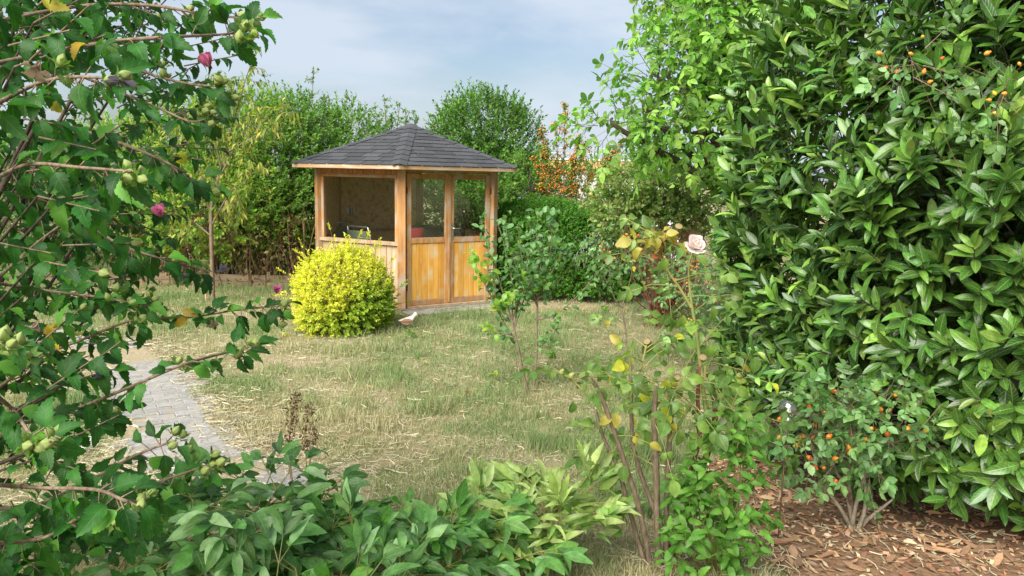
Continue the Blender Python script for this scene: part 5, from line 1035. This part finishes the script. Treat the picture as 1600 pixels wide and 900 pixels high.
peony('small yellowing peony tuft between the dense peony and its pale neighbour', 810, 0, 2.95, 8, .30, .16, .095, PAL_PY, 'palestem', (0, 0), .8, True)
# ---- the hibiscus on the left
PAL_HIB = [((.026, .11, .018), 5), ((.040, .145, .022), 4), ((.018, .075, .014), 3), ((.10, .26, .035), 1.4)]
def hibiscus():
    b = np.array([-1.75, 1.95, 0.36]); root = thing('hibiscus_shrub', 'large hibiscus shrub with green buds and pink blooms reaching in from the left', 'shrub', b); lv = Leaves('hib', M['hib']); t = Tubes(); tk = Tubes()
    M['bud'] = noise_mat('hibiscus_bud', (.17, .25, .06), (.27, .33, .10), (60, 60, 60), .6, .15, cc=(.30, .28, .10), cscale=60)
    bud = lathe_me('bud', [(.0005, -1), (.65, -.92), (1.0, -.5), (1.12, 0), (1.0, .45), (.62, .85), (.25, 1.2), (.0005, 1.38)], M['bud'], 20)
    co = np.zeros(len(bud.vertices)*3); bud.vertices.foreach_get('co', co); co = co.reshape(-1, 3); an = np.arctan2(co[:, 1], co[:, 0]); rib = 1+.10*np.cos(an*5)*(1-.5*np.abs(co[:, 2])); co[:, :2] *= rib[:, None]*.9; bud.vertices.foreach_set('co', co.ravel()); bud.update()
    M['sepalg'] = col_mat('bud_bract', .6, .2, .2)
    fork = b+np.array([0, 0, .5])
    for i in range(5): a = b+np.array([random.gauss(0, .07), random.gauss(0, .07), -.02]); tk.add(curve([a, a+np.array([random.gauss(0, .05), 0, .5]), a+np.array([random.uniform(-.15, .2), random.uniform(-.2, .2), 1.2])], 10), np.linspace(.024, .014, 10), 7)
    main = [([(-60, 110), (60, 85), (165, 66), (260, 58), (345, 54), (388, 48)], 1.35), ([(-40, 40), (120, 10), (230, 8), (320, 22), (395, 30)], 1.5), ([(-40, 300), (40, 258), (130, 262), (205, 268)], 1.2), ([(60, 190), (150, 210), (225, 238), (275, 262), (318, 296)], 1.55), ([(20, 300), (110, 330), (180, 378), (245, 402), (322, 424)], 1.7), ([(-40, 470), (40, 395), (95, 352), (150, 318)], 1.5), ([(-20, 440), (80, 455), (160, 465), (228, 478)], 1.6),
            ([(-20, 620), (60, 560), (130, 530), (210, 500), (300, 495), (375, 484), (436, 478)], 1.8), ([(40, 660), (120, 638), (200, 606), (285, 570), (350, 552), (388, 543)], 1.5), ([(-40, 755), (60, 762), (150, 765), (200, 783), (245, 782)], 1.15), ([(60, 790), (150, 745), (215, 710), (275, 688)], 1.45), ([(-30, 600), (20, 640), (50, 680), (78, 690)], 1.1), ([(-30, 560), (0, 545), (20, 535)], 1.1), ([(100, 800), (200, 770), (270, 745), (340, 722)], 1.5), ([(110, 60), (220, 110), (290, 130), (345, 135)], 1.7), ([(130, 120), (250, 170), (300, 190), (335, 180)], 1.9), ([(-20, 170), (60, 130), (120, 120), (190, 125)], 1.25), ([(-20, 850), (70, 840), (140, 800), (190, 800)], 1.25), ([(60, 700), (130, 660), (180, 640)], 1.7)]
    buds = []
    for c, Y in main:
        p = curve([at(x, y, Y+.10*math.sin(i*1.7)) for i, (x, y) in enumerate(c)], 26); t.add(p, np.linspace(.0042, .0018, 26), 6); s0 = p[0]; tk.add(curve([fork+np.array([random.gauss(0, .08), random.gauss(0, .1), random.uniform(0, .5)]), (fork+s0)/2+np.array([-.15, .1, .0]), s0], 8), np.linspace(.009, .0042, 8), 6)
        lng = np.linalg.norm(np.diff(p, axis=0), axis=1).sum(); ns = max(5, int(lng/.036)); ax = unit(p[-1]-p[0])
        for j in range(ns):
            a = p[min(25, int(25*(j+.4)/ns)+1)]
            for _ in range(random.choice([1, 2, 2, 3])):
                d = unit(rnd(1)[0]+ax*.55-UP*.55); st = a+d*.02; lv.add(st, d, np.array([0, -.55, .7])+rnd(1)[0]*.55, random.uniform(.035, .060), pick_col(PAL_HIB, 1)); t.lines([a], [st], .0014, .001, 4)
        for _ in range(random.choice([3, 4, 5])): buds.append((p[-1]+rng.normal(size=3)*.014, unit(ax+UP*.3+rnd(1)[0]*.6)))
        if random.random() < .6: q = p[random.randint(12, 20)]; buds += [(q+rng.normal(size=3)*.012, unit(UP+rnd(1)[0]*.6)) for _ in range(2)]
    for px, py, Y in ((200, 258, 1.18), (188, 275, 1.18), (212, 280, 1.2), (222, 268, 1.2), (8, 520, 1.1), (15, 548, 1.1), (30, 530, 1.1), (78, 675, 1.1), (65, 695, 1.1), (275, 405, 1.65), (235, 475, 1.6), (400, 535, 1.5), (385, 40, 1.35), (398, 52, 1.35), (375, 58, 1.36), (245, 30, 1.5)): buds.append((at(px, py, Y), unit(UP+rnd(1)[0]*.5)))
    # bulk of the shrub
    els = [(np.array([-1.64, 2.4, 2.15]), np.array([.60, .55, .60])), (np.array([-1.80, 2.35, 1.66]), np.array([.56, .5, .44])), (np.array([-1.98, 2.3, 1.15]), np.array([.42, .45, .36])), (np.array([-1.62, 2.2, 2.65]), np.array([.5, .45, .45]))]
    n = 950; P, nn = in_ell(els, n, 3.0); D = unit(nn+UP*.5+rnd(n)*.5); L = .12+.12*rng.random(n); lp, ld, ln, ls = shoot_leaves(P, D, L, 8, .047, 1.15, .4, upn=.9, outn=.4); lv.add(lp, ld, ln-np.array([0, .3, 0]), ls, pick_col(PAL_HIB, len(lp)))
    t.lines(P, P+D*L[:, None], .0025, .0018, 5)
    for i in range(28): e = P[i]; tk.add(curve([fork+np.array([random.gauss(0, .1), random.gauss(0, .1), random.uniform(0, .5)]), (fork+e)/2+rng.normal(size=3)*.05+np.array([-.05, 0, .05]), e], 8), np.linspace(.011, .0025, 8), 5)
    for i in range(0, n, 14): buds.append((P[i]+D[i]*L[i], D[i]))
    bl = Leaves('tiny', M['hib'])
    for p, d in buds: k = 7; a = rnd(k); a = unit(a-(a@d)[:, None]*d); bl.add(p-d*.010+a*.004, unit(a*.9+d*.55), d, .017, pick_col([((.16, .24, .06), 1)], k))
    els2 = [(np.array([-1.02, 1.42, 2.05]), np.array([.20, .18, .42])), (np.array([-1.08, 1.45, 1.35]), np.array([.20, .18, .38])), (np.array([-1.0, 1.5, .95]), np.array([.24, .2, .2]))]; m2 = 120; P2, n2 = in_ell(els2, m2, 3); D2 = unit(n2+UP*.4+rnd(m2)*.6+np.array([.4, 0, 0])); L2 = .10+.1*rng.random(m2); lp, ld, ln, ls = shoot_leaves(P2, D2, L2, 7, .056, 1.15, .4, upn=.8, outn=.4); lv.add(lp, ld, ln-np.array([0, .4, 0]), ls, pick_col(PAL_HIB, len(lp))); t.lines(P2, P2+D2*L2[:, None], .002, .0015, 5)
    for i in range(30): tk.add(curve([fork+np.array([random.gauss(0, .1), random.gauss(0, .1), random.uniform(0, .5)]), (fork+P2[i])/2+np.array([-.08, -.05, .05]), P2[i]], 8), np.linspace(.008, .002, 8), 5)
    for i in range(0, m2, 6): buds.append((P2[i]+D2[i]*L2[i], D2[i]))
    # yellowed leaves
    for px, py, Y in ((150, 62, 1.3), (85, 12, 1.4), (270, 250, 1.5), (75, 512, 1.5), (110, 525, 1.6), (60, 150, 1.6), (290, 490, 1.8)): k = 2; lv.add(at(px, py, Y)+rng.normal(size=(k, 3))*.01, rnd(k)-UP*.5, np.array([0, -1, .3])+rnd(k)*.4, .042, pick_col([((.60, .36, .03), 3), ((.45, .36, .06), 2)], k))
    tk.build('trunk', M['darkbark'], root); t.build('branches', M['bark'], root); lv.build(root, 'leaf', 'foliage', 300); bl.build(root, rest='bud_bracts')
    for p, d in buds: o = bpy.data.objects.new('bud', bud); COL.objects.link(o); o.parent = root; s_ = random.uniform(.0062, .0098); o.matrix_basis = orient(p, d, (s_*.92, s_*.92, s_*random.uniform(1.0, 1.2)), root.location)
    # pink blooms (half closed) and withered ones
    pk = petal_me('petal', (.62, .17, .32), .9, .95); wh = petal_me('withered_petal', (.22, .19, .27), 1.6, .45); wb = petal_me('withered_petal', (.36, .27, .19), 1.7, .4)
    def bloom(px, py, Y, s_, me, n, tilt, lab, ax):
        f = bpy.data.objects.new('flower', None); f.empty_display_size = .02; COL.objects.link(f); f.parent = root; f['label'] = lab; f.matrix_basis = Matrix.Translation(Vector(at(px, py, Y))-Vector(root.location)) @ Vector(ax).to_track_quat('Z', 'Y').to_matrix().to_4x4()
        for i in range(n): o = bpy.data.objects.new(me.name.split('.')[0], me); COL.objects.link(o); o.parent = f; o.matrix_basis = Matrix.Rotation(6.283*i/n+random.uniform(-.2, .2), 4, 'Z') @ Matrix.Rotation(tilt+random.uniform(-.15, .15), 4, 'X') @ Matrix.Scale(s_*random.uniform(.85, 1.1), 4)
    bloom(327, 104, 1.45, .032, pk, 5, .9, 'open pink bloom against the sky', (-.2, -.5, .8)); bloom(252, 338, 1.45, .026, pk, 5, 1.15, 'half-closed pink bloom', (0, -.5, .8)); bloom(432, 458, 1.8, .022, pk, 5, 1.3, 'small pink bud opening', (.3, -.3, .9)); bloom(240, 473, 1.6, .016, pk, 5, 1.4, 'pink tip of an opening bud', (.7, -.3, .2))
    for i, (px, py, Y, me) in enumerate(((62, 95, 1.15, wb), (190, 110, 1.15, wh), (282, 425, 1.65, wh), (345, 412, 1.75, wh), (150, 578, 1.5, wh), (60, 500, 1.2, wb), (318, 415, 1.6, wb), (290, 170, 1.8, wb), (330, 500, 1.8, wb))): bloom(px, py, Y, .042 if i < 2 else .03, me, 4, 1.25, 'withered hanging bloom', (random.uniform(-.3, .6), -.3, -.7))
hibiscus()
